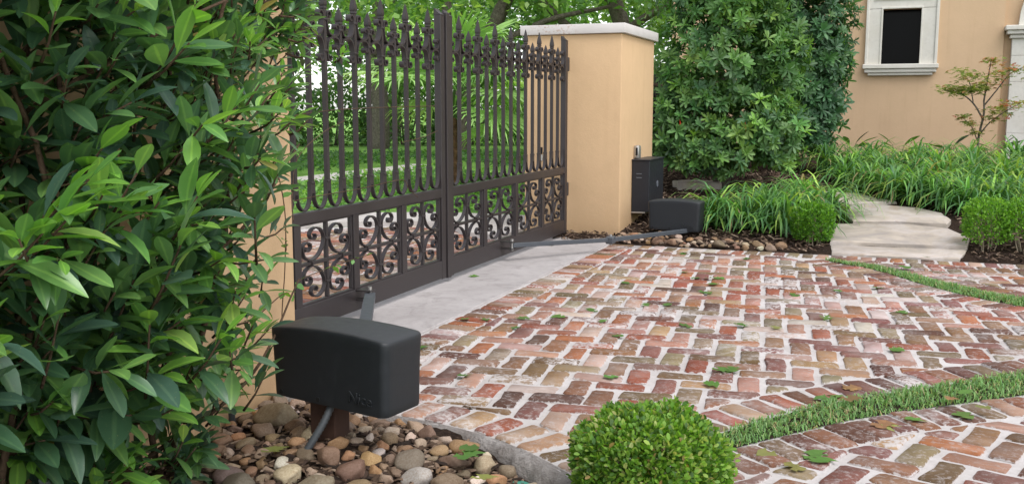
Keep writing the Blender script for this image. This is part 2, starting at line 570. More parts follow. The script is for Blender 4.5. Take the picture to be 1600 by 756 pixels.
def leaf_mat(name, source='attr', rough=0.42, trans=0.28, spec=0.45, spots=0.0):
    b = NB(name)
    base = b.attr() if source == 'attr' else b.objcol()
    n1 = b.noise(25, 3, 0.6, 'World')
    c = b.mix(n1, b.mix(1.0, base, (0.78, 0.82, 0.75), 'MULTIPLY'), b.mix(1.0, base, (1.2, 1.15, 1.1), 'MULTIPLY'))
    if spots:
        n2 = b.noise(210, 2, 0.5, 'World')
        c = b.mix(b.math('MULTIPLY', b.ramp(n2, [(0.69, 0.0), (0.74, 1.0)]), spots), c, (0.34, 0.28, 0.12))
        n3 = b.noise(26, 4, 0.6, 'World', 0.8)
        c = b.mix(b.math('MULTIPLY', b.ramp(n3, [(0.68, 0.0), (0.76, 1.0)]), 0.5), c, (0.26, 0.21, 0.07))
        rib = b.node('ShaderNodeAttribute', attribute_name='Rib').outputs['Fac']
        c = b.mix(b.ramp(rib, [(0.80, 0.0), (0.93, 0.55)]), c, b.mix(1.0, c, (2.0, 1.7, 1.5), 'MULTIPLY'))
    geo = b.node("ShaderNodeNewGeometry")
    back = b.mix(1.0, c, (1.25, 1.2, 1.15), 'MULTIPLY')
    c2 = b.mix(geo.outputs['Backfacing'], c, back)
    p = b.bsdf(c2, rough, None, spec, link=False)
    t = b.node("ShaderNodeBsdfTranslucent")
    b.l.new(b.mix(1.0, c, (1.6, 1.7, 0.7), 'MULTIPLY'), t.inputs['Color'])
    mx = b.node("ShaderNodeMixShader")
    mx.inputs[0].default_value = trans
    b.l.new(p, mx.inputs[1])
    b.l.new(t.outputs[0], mx.inputs[2])
    b.l.new(mx.outputs[0], b.out.inputs[0])
    return b.m
M['leaf_big'] = leaf_mat("hedge_leaf_single", 'obj', 0.33, 0.28, 0.85, 0.6)
M['leaf_big_j'] = leaf_mat("hedge_leaf_mass", 'attr', 0.33, 0.28, 0.85, 0.6)
M['leaf'] = leaf_mat("foliage_mass", 'attr', 0.5, 0.38)
M['leaf_o'] = leaf_mat("foliage_single", 'obj', 0.48, 0.26)
M['dead_leaf'] = leaf_mat("fallen_leaf", 'obj', 0.6, 0.2, 0.3)

def bark_mat(name, a, c2):
    b = NB(name)
    n1 = b.noise(18, 6, 0.7, 'World', 0.6)
    b.bsdf(b.mix(b.ramp(n1, [(0.35, 0.0), (0.68, 1.0)]), a, c2), 0.9, b.bump(n1, 0.8, 0.02), 0.2)
    return b.m
M['bark'] = bark_mat("bark_dark", (0.075, 0.062, 0.05), (0.19, 0.165, 0.14))
M['twig'] = bark_mat("twig_brown", (0.06, 0.036, 0.022), (0.13, 0.085, 0.055))
M['bark_pale'] = bark_mat("bark_pale", (0.22, 0.17, 0.12), (0.42, 0.35, 0.26))

# ------------------------------------------------------------------ terrain and paving outlines
def terrain(x, y):
    """Ground height of the planted bank behind the drive."""
    return min(max((y - 7.95) * 0.1, 0.0), 0.42)

KERB = [(-2.2, 3.17), (-1.9, 3.14), (-1.6, 3.10), (-1.43, 3.07), (-1.255, 3.01), (-1.08, 2.92), (-0.88, 2.77), (-0.70, 2.58), (-0.55, 2.36), (-0.42, 2.0), (-0.34, 1.5), (-0.3, 0.6), (-0.3, -2.5)]
GRASS_LO = [(-0.62, 3.02), (-0.50, 3.24), (-0.365, 3.45), (-0.165, 3.73), (0.055, 3.96), (0.29, 4.18), (0.54, 4.41), (1.0, 4.83), (1.55, 5.32)]
GRASS_HI = [(-0.42, 7.64), (-0.34, 7.56), (-0.03, 7.30), (0.25, 6.86), (0.53, 6.50), (0.75, 6.30), (1.1, 5.96), (1.55, 5.52)]
HW_LO = [0.04, 0.06, 0.075, 0.09, 0.10, 0.108, 0.112, 0.112, 0.11]
HW_HI = [0.03, 0.045, 0.06, 0.075, 0.09, 0.095, 0.10, 0.11]

def resample(poly, step):
    P = catmull(poly, 8)
    d = [0.0]
    for a, b in zip(P[:-1], P[1:]): d.append(d[-1] + float(np.linalg.norm(b - a)))
    n = max(2, int(round(d[-1] / step)) + 1)
    ts = np.linspace(0, d[-1], n)
    P = np.array(P)
    return np.stack([np.interp(ts, d, P[:, 0]), np.interp(ts, d, P[:, 1])], 1)

def offset_line(poly, off):
    """Shift a polyline to its left by off (number or list)."""
    P = np.array(poly, float)
    T = np.gradient(P, axis=0)
    T /= np.linalg.norm(T, axis=1)[:, None]
    N = np.stack([-T[:, 1], T[:, 0]], 1)
    off = np.asarray(off, float)
    return P + N * (off[:, None] if off.ndim else off)

def sheet(name, poly, z, mat, kind='structure', thick=0.0):
    n = len(poly)
    v = [(p[0], p[1], z) for p in poly]
    f = [tuple(range(n))]
    if thick:
        v += [(p[0], p[1], z - thick) for p in poly]
        f += [(i, i + n, (i + 1) % n + n, (i + 1) % n) for i in range(n)]
    me = mesh(name, v, f, mat)
    bm = bmesh.new(); bm.from_mesh(me)
    bmesh.ops.triangulate(bm, faces=bm.faces[:])
    bmesh.ops.recalc_face_normals(bm, faces=bm.faces[:])
    bm.to_mesh(me); bm.free()
    o = add(name, me, None, kind=kind)
    # make sure the top looks up
    if me.polygons[0].normal.z < 0 and not thick:
        me.flip_normals()
    return o

# ground: lawn on the street side out to the horizon, and the planted bank on the house side
sheet("lawn", [(-600, -600), (-3.06, -600), (-3.06, 600), (-600, 600)], -0.012, M['lawn'])
sheet("ground", [(-3.2, -600), (600, -600), (600, 600), (-3.2, 600)], -0.30, M['lawn'])

def grid_sheet(name, x0, x1, y0, y1, nx, ny, zf, mat):
    xs, ys = np.linspace(x0, x1, nx), np.linspace(y0, y1, ny)
    v = [(x, y, zf(x, y)) for y in ys for x in xs]
    f = [(j * nx + i, j * nx + i + 1, (j + 1) * nx + i + 1, (j + 1) * nx + i) for j in range(ny - 1) for i in range(nx - 1)]
    return add(name, mesh(name, v, f, mat, smooth=True), None, kind='structure')

rb = random.Random(3)
def bumps(x, y):
    return 0.012 * math.sin(9.1 * x + 1.3) * math.sin(8.3 * y + 0.4) + 0.008 * math.sin(23 * x + 2.1 * y) * math.sin(19 * y - 3 * x) + 0.006 * rb.uniform(-1, 1)
grid_sheet("planting_bed", -2.98, 14, 7.9, 30, 150, 190, lambda x, y: terrain(x, y) + (bumps(x, y) if y > 8.0 else -0.01) - 0.006, M['mulch'])

def near_bed_z(x, y):
    t = min(max((x + 1.45) / 0.65, 0), 1)
    return -0.008 + 0.045 * math.exp(-((x + 1.71) ** 2 + (y - 2.70) ** 2) / 0.03) - 0.095 * t * t * (3 - 2 * t) - 0.05 * min(0.8, max(0.0, 2.9 - y))
near_bed = grid_sheet("gravel_bed", -3.0, 0.2, -1.5, 3.3, 110, 150, lambda x, y: near_bed_z(x, y) + bumps(x, y) * 0.8, M['mulch'])

# the mortar bed of the brick drive (one sheet) and its rough edging
drive_poly = [tuple(p) for p in resample(KERB, 0.15)] + [(14, -2.5), (14, 7.9), (-2.17, 7.9), (-2.17, 3.17)]
drive = sheet("brick_drive", drive_poly, 0.0, M['mortar'])
kp = resample(KERB, 0.025)
kv, kf = [], []
ko = offset_line(kp, -1)  # right side = bed side
for i, p in enumerate(kp):
    nrm = ko[i] - p
    j = 0.6 * rb.uniform(-0.012, 0.012) + 0.007 * math.sin(i * 0.9) * math.sin(i * 0.37)
    for d, z in ((-0.012, 0.003), (0.012 + j, 0.0 + rb.uniform(-.004, .002)), (0.032 + j, -0.02 + rb.uniform(-.006, .006)), (0.042 + j * 1.4, -0.07), (0.055 + j, -0.16)):
        q = p + nrm * d
        kv.append((q[0], q[1], z))
for i in range(len(kp) - 1):
    for k in range(4):
        a = i * 5 + k
        kf.append((a, a + 1, a + 6, a + 5))
edging = add("drive_edging", mesh("drive_edging", kv, kf, M['edging'], smooth=True), None)
tag(edging, kind='structure')

# concrete threshold under the gate, cast in slabs
thr = sheet("threshold", [(-3.1, 3.0), (-2.168, 3.0), (-2.168, 8.6), (-3.1, 8.6)], 0.0, M['mortar'])
ys_ = [3.05, 3.98, 4.92, 5.88, 6.83, 7.66, 8.5]
for i in range(6):
    boxpart("slab", (-3.09, -2.175, ys_[i] + 0.004, ys_[i + 1] - 0.004, -0.05, 0.006), M['concrete'], thr, b=0.004)

# street side: brick apron, concrete kerb band, footpath
sheet("street_apron", [(-16, -3), (-3.1, -3), (-3.1, 9.3), (-3.55, 9.1), (-4.25, 8.62), (-4.95, 8.05), (-5.7, 7.4), (-9, 4.5), (-16, -1)], 0.0, M['mortar'])
kb = sheet("street_kerb", [(-3.1, 7.75), (-3.45, 7.85), (-4.0, 8.55), (-4.95, 8.12), (-5.3, 7.72), (-9, 4.6), (-9.4, 5.4), (-5.9, 8.5), (-5.2, 8.95), (-4.4, 9.3), (-3.7, 9.35), (-3.1, 9.3)], 0.05, M['kerb_conc'], thick=0.1)
sheet("footpath", [(-7.9, 10.5), (-7.9, 17.5), (-9.1, 18), (-9.1, 10.5)], 0.012, M['kerb_conc'])

# ------------------------------------------------------------------ bricks
BW, BL = 0.112, 0.224
PAL = [((0.306, 0.097, 0.056), 9), ((0.378, 0.151, 0.068), 6), ((0.180, 0.124, 0.066), 8), ((0.221, 0.101, 0.084), 8), ((0.414, 0.227, 0.172), 8),
       ((0.135, 0.066, 0.048), 6), ((0.360, 0.235, 0.136), 6), ((0.252, 0.139, 0.080), 7), ((0.270, 0.210, 0.128), 5), ((0.468, 0.336, 0.288), 5), ((0.540, 0.462, 0.424), 3)]
PALC = [c for c, w in PAL]; PALW = [w for c, w in PAL]
PALB = [((0.190, 0.095, 0.066), 8), ((0.157, 0.077, 0.060), 6), ((0.247, 0.117, 0.070), 5), ((0.314, 0.108, 0.070), 3), ((0.380, 0.243, 0.167), 2), ((0.218, 0.153, 0.097), 3)]
PALBC = [c for c, w in PALB]; PALBW = [w for c, w in PALB]

def clip_half(poly, a, b):
    """Keep the part of poly to the left of the line a->b."""
    ax, ay = a; bx, by = b
    out = []
    side = lambda p: (bx - ax) * (p[1] - ay) - (by - ay) * (p[0] - ax)
    for i in range(len(poly)):
        p, q = poly[i - 1], poly[i]
        sp, sq = side(p), side(q)
        if sp >= 0: out.append(p)
        if (sp >= 0) != (sq >= 0):
            t = sp / (sp - sq)
            out.append((p[0] + (q[0] - p[0]) * t, p[1] + (q[1] - p[1]) * t))
    return out

def area(poly):
    return 0.5 * sum(poly[i - 1][0] * poly[i][1] - poly[i][0] * poly[i - 1][1] for i in range(len(poly)))

def clip_line(poly, line):
    """Clip by the segment of an open polyline nearest to the polygon's centre."""
    c = np.mean(poly, axis=0)
    L = np.array(line)
    a, b = L[:-1], L[1:]
    t = np.clip(((c - a) * (b - a)).sum(1) / ((b - a) ** 2).sum(1), 0, 1)
    d = np.linalg.norm(a + (b - a) * t[:, None] - c, axis=1)
    i = int(d.argmin())
    return clip_half(poly, tuple(L[i]), tuple(L[i + 1]))

BRICKS = []   # (outline polygon, colour)
def brick_poly(cx, cy, ang, l, w):
    ca, sa = math.cos(ang), math.sin(ang)
    return [(cx + ca * x - sa * y, cy + sa * x + ca * y) for x, y in ((-l / 2, -w / 2), (l / 2, -w / 2), (l / 2, w / 2), (-l / 2, w / 2))]

def herringbone(ang, origin, bounds, region, joint=0.0195, jit=0.008):
    """90 degree herringbone; region(poly) returns the clipped outline or None."""
    ca, sa = math.cos(ang), math.sin(ang)
    n = 60
    for i in range(-n, n):
        for j in range(-n, n):
            # lattice: horizontal brick and vertical brick per (i,j)
            bx = i * BW + j * BW
            by = -i * BW + j * BW
            for horiz in (True, False):
                if horiz:
                    # repeats with period 4 along the diagonal
                    if (j % 2): continue
                    cx, cy, l, w = bx + BL / 2 + 0, by + BW / 2, BL, BW
                else:
                    if (j % 2): continue
                    cx, cy, l, w = bx + BW / 2 + BL, by + BL / 2 - BW * 0, BW, BL
                gx, gy = origin[0] + ca * cx - sa * cy, origin[1] + sa * cx + ca * cy
                if not (bounds[0] < gx < bounds[1] and bounds[2] < gy < bounds[3]): continue
                jl = joint + random.uniform(-0.004, 0.01); jw = joint + random.uniform(-0.003, 0.007)
                p = brick_poly(gx + random.uniform(-jit, jit) * .5, gy + random.uniform(-jit, jit) * .5,
                               ang + random.uniform(-0.03, 0.03), l - (jl if l > w else jw), w - (jw if l > w else jl))
                p = region(p)
                if p is None or len(p) < 3 or area(p) < 0.0022: continue
                BRICKS.append((p, random.choices(PALC, PALW)[0]))

def course(line, side, length, pitch, gap0=0.012, pal=None, skew=0.0, t0=0.0):
    """Bricks set square to a line, on its left (side=1) or right (-1)."""
    P = resample(line, pitch)
    for a, b in zip(P[:-1], P[1:]):
        d = b - a
        ln = float(np.linalg.norm(d)); d /= ln
        nn = np.array([-d[1], d[0]]) * side
        m = (a + b) / 2 + nn * (gap0 + length / 2)
        ang = math.atan2(nn[1], nn[0]) + skew + random.uniform(-0.04, 0.04)
        p = brick_poly(m[0], m[1], ang, length - random.uniform(0.004, 0.02), ln - random.uniform(0.014, 0.024))
        BRICKS.append((p, random.choices(*(pal or (PALC, PALW)))[0]))

lo_in, lo_out = offset_line(GRASS_LO, HW_LO), offset_line(GRASS_LO, [-h for h in HW_LO])
hi_in, hi_out = offset_line(GRASS_HI, [-h for h in HW_HI]), offset_line(GRASS_HI, HW_HI)
lo_in2, lo_out2 = offset_line(lo_in, 0.215), offset_line(lo_out, -0.215)
hi_in2, hi_out2 = offset_line(hi_in, -0.205), offset_line(hi_out, 0.205)
kerb_in = offset_line(KERB, 0.225)
A_IN = [(-0.93, 3.02), (-0.80, 3.02)]

def reg_main(p):
    q = clip_half(p, (-1.945, 8), (-1.945, 0))
    for ln in ([(a, b) for a, b in kerb_in[:8]], lo_in2):
        if q and len(q) > 2: q = clip_line(q, ln)
    if q and len(q) > 2: q = clip_line(q, hi_in2[::-1])
    if q and len(q) > 2: q = clip_half(q, (10, 7.66), (-10, 7.66))
    return q

def reg_low(p):
    c = np.mean(p, axis=0)
    q = clip_line(p, lo_out2[::-1])
    if q and len(q) > 2: q = clip_line(q, [(a, b) for a, b in kerb_in])
    return q

def reg_high(p):
    q = clip_line(p, hi_out2)
    if q and len(q) > 2: q = clip_half(q, (10, 7.66), (-10, 7.66))
    return q

HANG = math.radians(7)
herringbone(HANG, (-1.2, 4.6), (-2.2, 1.6, 2.7, 7.9), reg_main)
herringbone(math.radians(-18), (0.6, 3.2), (-0.7, 2.6, 1.9, 5.4), reg_low)
herringbone(HANG, (1.0, 7.0), (-0.6, 3.6, 5.4, 7.9), reg_high)
course([(-2.165, 3.2), (-2.165, 7.9)], -1, 0.2, 0.106)
course(KERB[:9], 1, 0.205, 0.107)
course([tuple(p) for p in lo_in], 1, 0.2, 0.108, 0.005, (PALBC, PALBW), -0.12)
course([tuple(p) for p in lo_out], -1, 0.2, 0.110, 0.005, (PALBC, PALBW), -0.12)
course([tuple(p) for p in hi_in], -1, 0.19, 0.108, 0.005, (PALBC, PALBW), 0.0)
course([tuple(p) for p in hi_out], 1, 0.19, 0.108, 0.005, (PALBC, PALBW), 0.0)
course([(-1.9, 7.89), (3.4, 7.89)], -1, 0.2, 0.106)

COATS = []
def setcoat(me, vals):
    a = me.attributes.new('Coat', 'FLOAT', 'POINT')
    a.data.foreach_set('value', np.asarray(vals, np.float32))

def brick_vf(poly, base_z, colr):
    """Worn brick: uneven outline, rounded arris, slightly domed top. At most 50 triangles."""
    P = []
    n = len(poly)
    if area(poly) < 0: poly = poly[::-1]
    per = sum(math.dist(poly[i], poly[(i + 1) % n]) for i in range(n))
    for i in range(n):
        a, b = np.array(poly[i]), np.array(poly[(i + 1) % n])
        pr = np.array(poly[i - 1])
        L = np.linalg.norm(b - a)
        u = (b - a) / (L + 1e-9); w = (pr - a) / (np.linalg.norm(pr - a) + 1e-9)
        r = min(0.012, 0.3 * L) * random.uniform(0.5, 1.3)
        P.append(a + w * min(r, 0.3 * np.linalg.norm(pr - a)))
        P.append(a + u * r)
        if L > 0.14:
            nrm = np.array([-u[1], u[0]])
            P.append(a + (b - a) * random.uniform(0.35, 0.65) + nrm * random.uniform(-0.003, 0.005))
    P = np.array(P)
    P += RNG.uniform(-0.0036, 0.0036, P.shape)
    c = P.mean(0)
    m = len(P)
    top = base_z + random.uniform(0.004, 0.011)
    tilt = RNG.uniform(-0.02, 0.02, 2)
    zt = lambda q: top + float((q - c) @ tilt)
    ins = []
    for q in P:
        d = c - q
        ins.append(q + d / (np.linalg.norm(d) + 1e-9) * 0.009)
    v = [(q[0], q[1], base_z - 0.02) for q in P] + [(q[0], q[1], zt(q) - 0.007) for q in P] + [(q[0], q[1], zt(q)) for q in ins]
    hz0 = random.choices([0.0, 0.1, 0.25, 0.5], [5, 4, 2, 1])[0]
    COATS[:] = [0.75] * m + [random.uniform(0.35, 0.75) for _ in range(m)] + [hz0 + random.uniform(-0.1, 0.15) for _ in range(m)]
    f = []
    for i in range(m):
        j = (i + 1) % m
        f += [(m + i, m + j, 2 * m + j, 2 * m + i)]
        f += [(i, j, m + j, m + i)]
    f.append(tuple(2 * m + i for i in range(m)))
    return v, f, (float(c[0]), float(c[1]))

cp, sp_ = math.cos(PITCH), math.sin(PITCH)
def in_view(x, y, z, m=0.02):
    """Photo-space position of a world point (only used to pick which pieces show largest)."""
    xo = x * math.cos(YAW) + y * math.sin(YAW)
    yo = -x * math.sin(YAW) + y * math.cos(YAW)
    dz = z - CAM_H
    fw = yo * cp - dz * sp_
    if fw < 0.1: return None
    up = yo * sp_ + dz * cp
    u, v = 800 + 1540 * xo / fw, 378 - 1540 * up / fw
    return u, v, fw

def vary(c, k=0.12):
    s = 0.9 + random.uniform(-k, k)
    return tuple(min(0.9, max(0.0, x * s * (1 + random.uniform(-k, k) * 0.5))) for x in c)

items = []
for poly, c in BRICKS:
    ctr = np.mean(poly, axis=0)
    iv = in_view(ctr[0], ctr[1], 0)
    score = 0
    if iv and -20 < iv[0] < 1620 and iv[1] < 770:
        hidden = (iv[0] < 655 and iv[1] > 505) or (890 < iv[0] < 1150 and iv[1] > 640)
        score = abs(area(poly)) / iv[2] ** 3 * (0.05 if hidden else 1)
    items.append((score, poly, c))
items.sort(key=lambda t: -t[0])
rest = MB(); rest_coat = []
for k, (s, poly, c) in enumerate(items):
    c = vary(c, 0.14)
    v, f, ctr = brick_vf(poly, 0.0, c)
    if k < 300:
        me = mesh("brick", shift(v, (ctr[0], ctr[1], 0)), f, M['brick'], angle=50, cols=c)
        setcoat(me, COATS)
        add("brick", me, drive, loc=(ctr[0], ctr[1], 0))
    else:
        rest.add((v, f), c); rest_coat += COATS
bf = mesh("brick_field", rest.v, rest.f, M['brick'], angle=50, cols=rest.c)
setcoat(bf, rest_coat)
add("brick_field", bf, drive, kind='stuff')

# street-side bricks seen through the gate: one field
n0 = len(BRICKS)
BRICKS_KEEP = BRICKS
BRICKS = []
def reg_street(p):
    q = clip_half(p, (-3.12, 0), (-3.12, 10))
    if q and len(q) > 2: q = clip_line(q, [(-3.1, 7.75), (-3.45, 7.85), (-4.0, 8.55), (-4.95, 8.12), (-5.3, 7.72), (-9, 4.6)][::-1])
    return q
for ix in range(0, 34):
    for iy in range(0, 62):
        x = -3.25 - ix * 0.222 + (0.111 if iy % 2 else 0); y = 3.0 + iy * 0.11
        if y > 8.7 or x < -9: continue
        # left of the kerb line only
        if y > 7.75 + (x + 3.1) * -0.9 and x > -4.0: continue
        if x <= -4.0 and y > 8.6 + (x + 4.0) * 0.8: continue
        p = brick_poly(x, y, random.uniform(-0.02, 0.02), 0.2, 0.092)
        BRICKS.append((p, random.choices(PALC, PALW)[0]))
mbs = MB()
for p, c in BRICKS:
    v, f, _ = brick_vf(p, 0.0, c)
    mbs.add((v, f), vary(c))
add("street_brick_field", mesh("street_brick_field", mbs.v, mbs.f, M['brick'], angle=50, cols=mbs.c), None, kind='stuff',
    label="brick paving of the street side apron seen through the gate", cat="paving")

# ------------------------------------------------------------------ gate piers
def pier(name, x0, x1, y0, y1, label, capov=0.032):
    t = empty(name, ((x0 + x1) / 2, (y0 + y1) / 2, 0), label, "pier")
    boxpart("shaft", (x0, x1, y0, y1, -0.2, 1.757), M['stucco'], t, b=0.012, seg=3)
    boxpart("cap", (x0 - capov, x1 + capov, y0 - capov, y1 + capov, 1.7575, 1.84), M['cap'], t, b=0.006, seg=2)
    return t
pier_right = pier("gate_pier", -3.085, -2.2, 8.307, 9.51, "tan stucco gate pier with pale stone cap beside the control box")
pier_left = pier("gate_pier", -3.085, -2.2, 0.3, 3.30, "tan stucco gate pier mostly hidden behind the big leaved shrub")
# small square box set in the opening face of the right pier, seen between the pickets
boxpart("socket_box", (-2.95, -2.915, 8.297, 8.309, 0.72, 0.78), M['hole'], pier_right, b=0.002)
boxpart("socket_plate", (-2.955, -2.91, 8.295, 8.3085, 0.66, 0.715), M['metal'], pier_right, b=0.002)

# ------------------------------------------------------------------ the gate
ZR0, ZR1 = 0.560, 0.616         # middle rail
ZB0, ZB1 = 0.040, 0.155         # bottom rail
XF = -2.665                     # front face of the frame
DEP = 0.04
XC = XF - DEP / 2
PKW = 0.022

def lathe_square(levels, rot=math.pi / 4, seg=4):
    """Stack of square rings (half width, z)."""
    v, f = [], []
    for hw, z in levels:
        r = hw * math.sqrt(2) if seg == 4 else hw
        for k in range(seg):
            a = rot + 2 * math.pi * k / seg
            v.append((r * math.cos(a), r * math.sin(a), z))
    n = len(levels)
    for i in range(n - 1):
        for k in range(seg):
            f.append((i * seg + k, i * seg + (k + 1) % seg, (i + 1) * seg + (k + 1) % seg, (i + 1) * seg + k))
    f.append(tuple(range(seg))[::-1]); f.append(tuple((n - 1) * seg + k for k in range(seg)))
    return v, f

ME = {}
def picket_me(top):
    return mesh("picket", *lathe_square([(PKW / 2, 0.705), (PKW / 2, top)]), M['iron'])
for kind, zt, zb in (('tall', 1.722, 1.612), ('short', 1.634, 1.545)):
    ME['picket_' + kind] = picket_me(zb)
    h = zt - zb
    ME['finial_' + kind] = mesh("finial", *lathe_square([(0.011, 0), (0.0145, 0.003), (0.0145, 0.008), (0.012, 0.011), (0.012, 0.014), (0.0145, 0.017), (0.0155, 0.024), (0.0145, 0.04), (0.006, h * 0.82), (0.001, h)]), M['iron'], angle=40)
def collar_me(name, hx, hy, hz):
    me = cbox(name, -hx, hx, -hy, hy, -hz, hz, M['iron'], b=hz * 0.75, seg=2)
    return me
ME['collar'] = collar_me("collar", 0.017, 0.022, 0.0065)
ME['collar_low'] = collar_me("collar", 0.0155, 0.0165, 0.006)
ME['ring'] = collar_me("collar", 0.0155, 0.009, 0.02)

def upper_scroll(w):
    s = 1.0
    pts = [(0.040, 1.522), (0.047, 1.528), (0.045, 1.538), (0.034, 1.543), (0.0215, 1.536), (0.0165, 1.518), (0.022, 1.500), (0.038, 1.488), (w * 0.5, 1.4845),
           (w - 0.042, 1.493), (w - 0.026, 1.515), (w - 0.018, 1.545), (w - 0.0165, 1.572), (w - 0.021, 1.594), (w - 0.036, 1.604), (w - 0.051, 1.596), (w - 0.053, 1.582), (w - 0.044, 1.575), (w - 0.036, 1.580)]
    return catmull(pts, 4)
def mirror_z(P, z0): return [np.array((p[0], 2 * z0 - p[1])) for p in P]
def mirror_y(P, w): return [np.array((w - p[0], p[1])) for p in P]
def foot_scroll(w):
    return catmull([(0.0155, 0.765), (0.0155, 0.715), (0.022, 0.672), (0.042, 0.638), (w / 2, 0.6235), (w - 0.042, 0.638), (w - 0.022, 0.672), (w - 0.0155, 0.715), (w - 0.0155, 0.765)], 4)
QUAD = [(.80, .42), (.86, .36), (.80, .31), (.70, .33), (.63, .42), (.68, .52), (.80, .565), (.92, .51), (.965, .37), (.90, .17), (.74, .05), (.60, .03), (.44, .07), (.28, .18), (.14, .37), (.075, .58), (.12, .77), (.25, .90), (.42, .95), (.58, .90), (.66, .78), (.60, .66), (.49, .63), (.42, .70), (.46, .77)]

def gate_leaf(label, y_hinge, y_meet, stiles, picks, wgap, tall_first, sgn, end_dims):
    """picks: picket Y positions from the meeting stile outwards; sgn: direction away from the meeting stile."""
    t = empty("gate_leaf", (XC, y_hinge, 0.0), label, "gate", "pair of iron gate leaves")
    ya, yb = min(y_hinge, y_meet), max(y_hinge, y_meet)
    boxpart("middle_rail", (XF - DEP, XF, ya, yb, ZR0, ZR1), M['iron'], t, b=0.003)
    boxpart("bottom_rail", (XF - DEP, XF, ya, yb, ZB0, ZB1), M['iron'], t, b=0.003)
    # end stiles with a swept cap
    for k, (s0, s1) in enumerate(end_dims):
        e = 0.004
        boxpart("stile", (XF - DEP - 0.003, XF + 0.003, s0, s1, ZB0 - 0.004, 1.70), M['iron'], t, b=0.003)
        lv = [(XF + 0.003, s0, 1.70), (XF + 0.003, s1, 1.70), (XF - DEP - 0.003, s1, 1.70), (XF - DEP - 0.003, s0, 1.70)]
        prof = [(0.0, 0.0), (0.30, 0.008), (0.6, 0.02), (0.85, 0.036)]
        vv, ff = [], []
        for fr, hz in prof:
            xx = XF + 0.003 - fr * (DEP + 0.006)
            vv += [(xx, s0, 1.7005 + hz), (xx, s1, 1.7005 + hz), (xx, s0, 1.695), (xx, s1, 1.695)]
        xx = XF - DEP - 0.003
        vv += [(xx, s0, 1.7365), (xx, s1, 1.7365), (xx, s0, 1.695), (xx, s1, 1.695)]
        for i in range(len(prof)):
            o = 4 * i
            ff += [(o, o + 1, o + 5, o + 4), (o + 2, o, o + 4, o + 6), (o + 1, o + 3, o + 7, o + 5)]
        o = 4 * len(prof)
        ff += [(o, o + 1, o + 3, o + 2), (0, 2, 3, 1)]
        add("stile_cap", mesh("stile_cap", shift(vv, WLOC[t.name]), ff, M['iron']), t)
    # panel dividers and recessed inner frames
    sw = 0.029
    for s in stiles[1:-1]:
        boxpart("panel_divider", (XF - DEP + 0.001, XF - 0.001, s - sw, s + sw, ZB1 - 0.002, ZR0 + 0.002), M['iron'], t, b=0.003)
    st = sorted(stiles)
    for p in range(len(st) - 1):
        a, b = st[p] + sw, st[p + 1] - sw
        zc = (ZB1 + ZR0) / 2
        fx0, fx1 = XF - 0.034, XF - 0.010
        for nm, dm in (("panel_frame", (fx0, fx1, a - .002, a + 0.012, ZB1, ZR0)), ("panel_frame", (fx0, fx1, b - 0.012, b + .002, ZB1, ZR0)),
                       ("panel_frame", (fx0, fx1, a + .0125, b - .0125, ZB1 - .002, ZB1 + 0.010)), ("panel_frame", (fx0, fx1, a + .0125, b - .0125, ZR0 - 0.010, ZR0 + .002))):
            boxpart(nm, dm, M['iron'], t, b=0.002)
        a += 0.012; b -= 0.012
        yc = (a + b) / 2
        z0, z1 = ZB1 + 0.010, ZR0 - 0.010
        boxpart("panel_bar", (XC - 0.011, XC + 0.011, yc - 0.009, yc + 0.009, z0, z1), M['iron'], t, b=0.002)
        boxpart("panel_bar", (XC - 0.0105, XC + 0.0105, a, b, zc - 0.009, zc + 0.009), M['iron'], t, b=0.002)
        A, B = (b - a) / 2 - 0.004, (z1 - z0) / 2 - 0.004
        for sy in (-1, 1):
            for sz in (-1, 1):
                P = catmull([(yc + sy * (0.006 + q[0] * (A - 0.012)), zc + sz * (0.010 + q[1] * (B - 0.016))) for q in QUAD], 3)
                v, f = ribbon(P, 0.0078, 0.022, XC)
                if sy * sz < 0: f = [q[::-1] for q in f]
                add("panel_scroll", mesh("panel_scroll", shift(v, WLOC[t.name]), f, M['iron'], angle=50), t)
            add("collar", ME['ring'], t, loc=(XC, yc + sy * (0.006 + 0.63 * (A - 0.012)), zc))
        for sz in (-1, 1):
            add("collar", ME['collar'], t, loc=(XC, yc, zc + sz * (0.010 + 0.58 * (B - 0.016))))
    # pickets
    for k, y in enumerate(picks):
        kd = 'tall' if (k % 2 == 0) == tall_first else 'short'
        p = add("picket", ME['picket_' + kd], t, loc=(XC, y, 0))
        zb = 1.612 if kd == 'tall' else 1.545
        add("finial", ME['finial_' + kd], p, loc=(XC, y, zb))
        add("collar", ME['collar_low'], p, loc=(XC, y, 0.757))
        for z in ((1.562, 1.407) if kd == 'tall' else (1.516, 1.447)):
            add("collar", ME['collar'], p, loc=(XC, y, z))
    # scrolls in every gap, the end gaps included
    w = wgap
    Pst = upper_scroll(w)                     # low end at 0, high end at w
    def rib(nm, P):
        v, f = ribbon(P, 0.0085, 0.030 if nm == 'fleur_scroll' else 0.022)
        return mesh(nm, v, f, M['iron'], angle=50)
    mu, ml = rib("fleur_scroll", Pst), rib("fleur_scroll", mirror_z(Pst, 1.4815))
    mu2, ml2 = rib("fleur_scroll", mirror_y(Pst, w)), rib("fleur_scroll", mirror_z(mirror_y(Pst, w), 1.4815))
    fs = rib("foot_scroll", foot_scroll(w))
    ext = [picks[0] - sgn * w] + list(picks) + [picks[-1] + sgn * w]
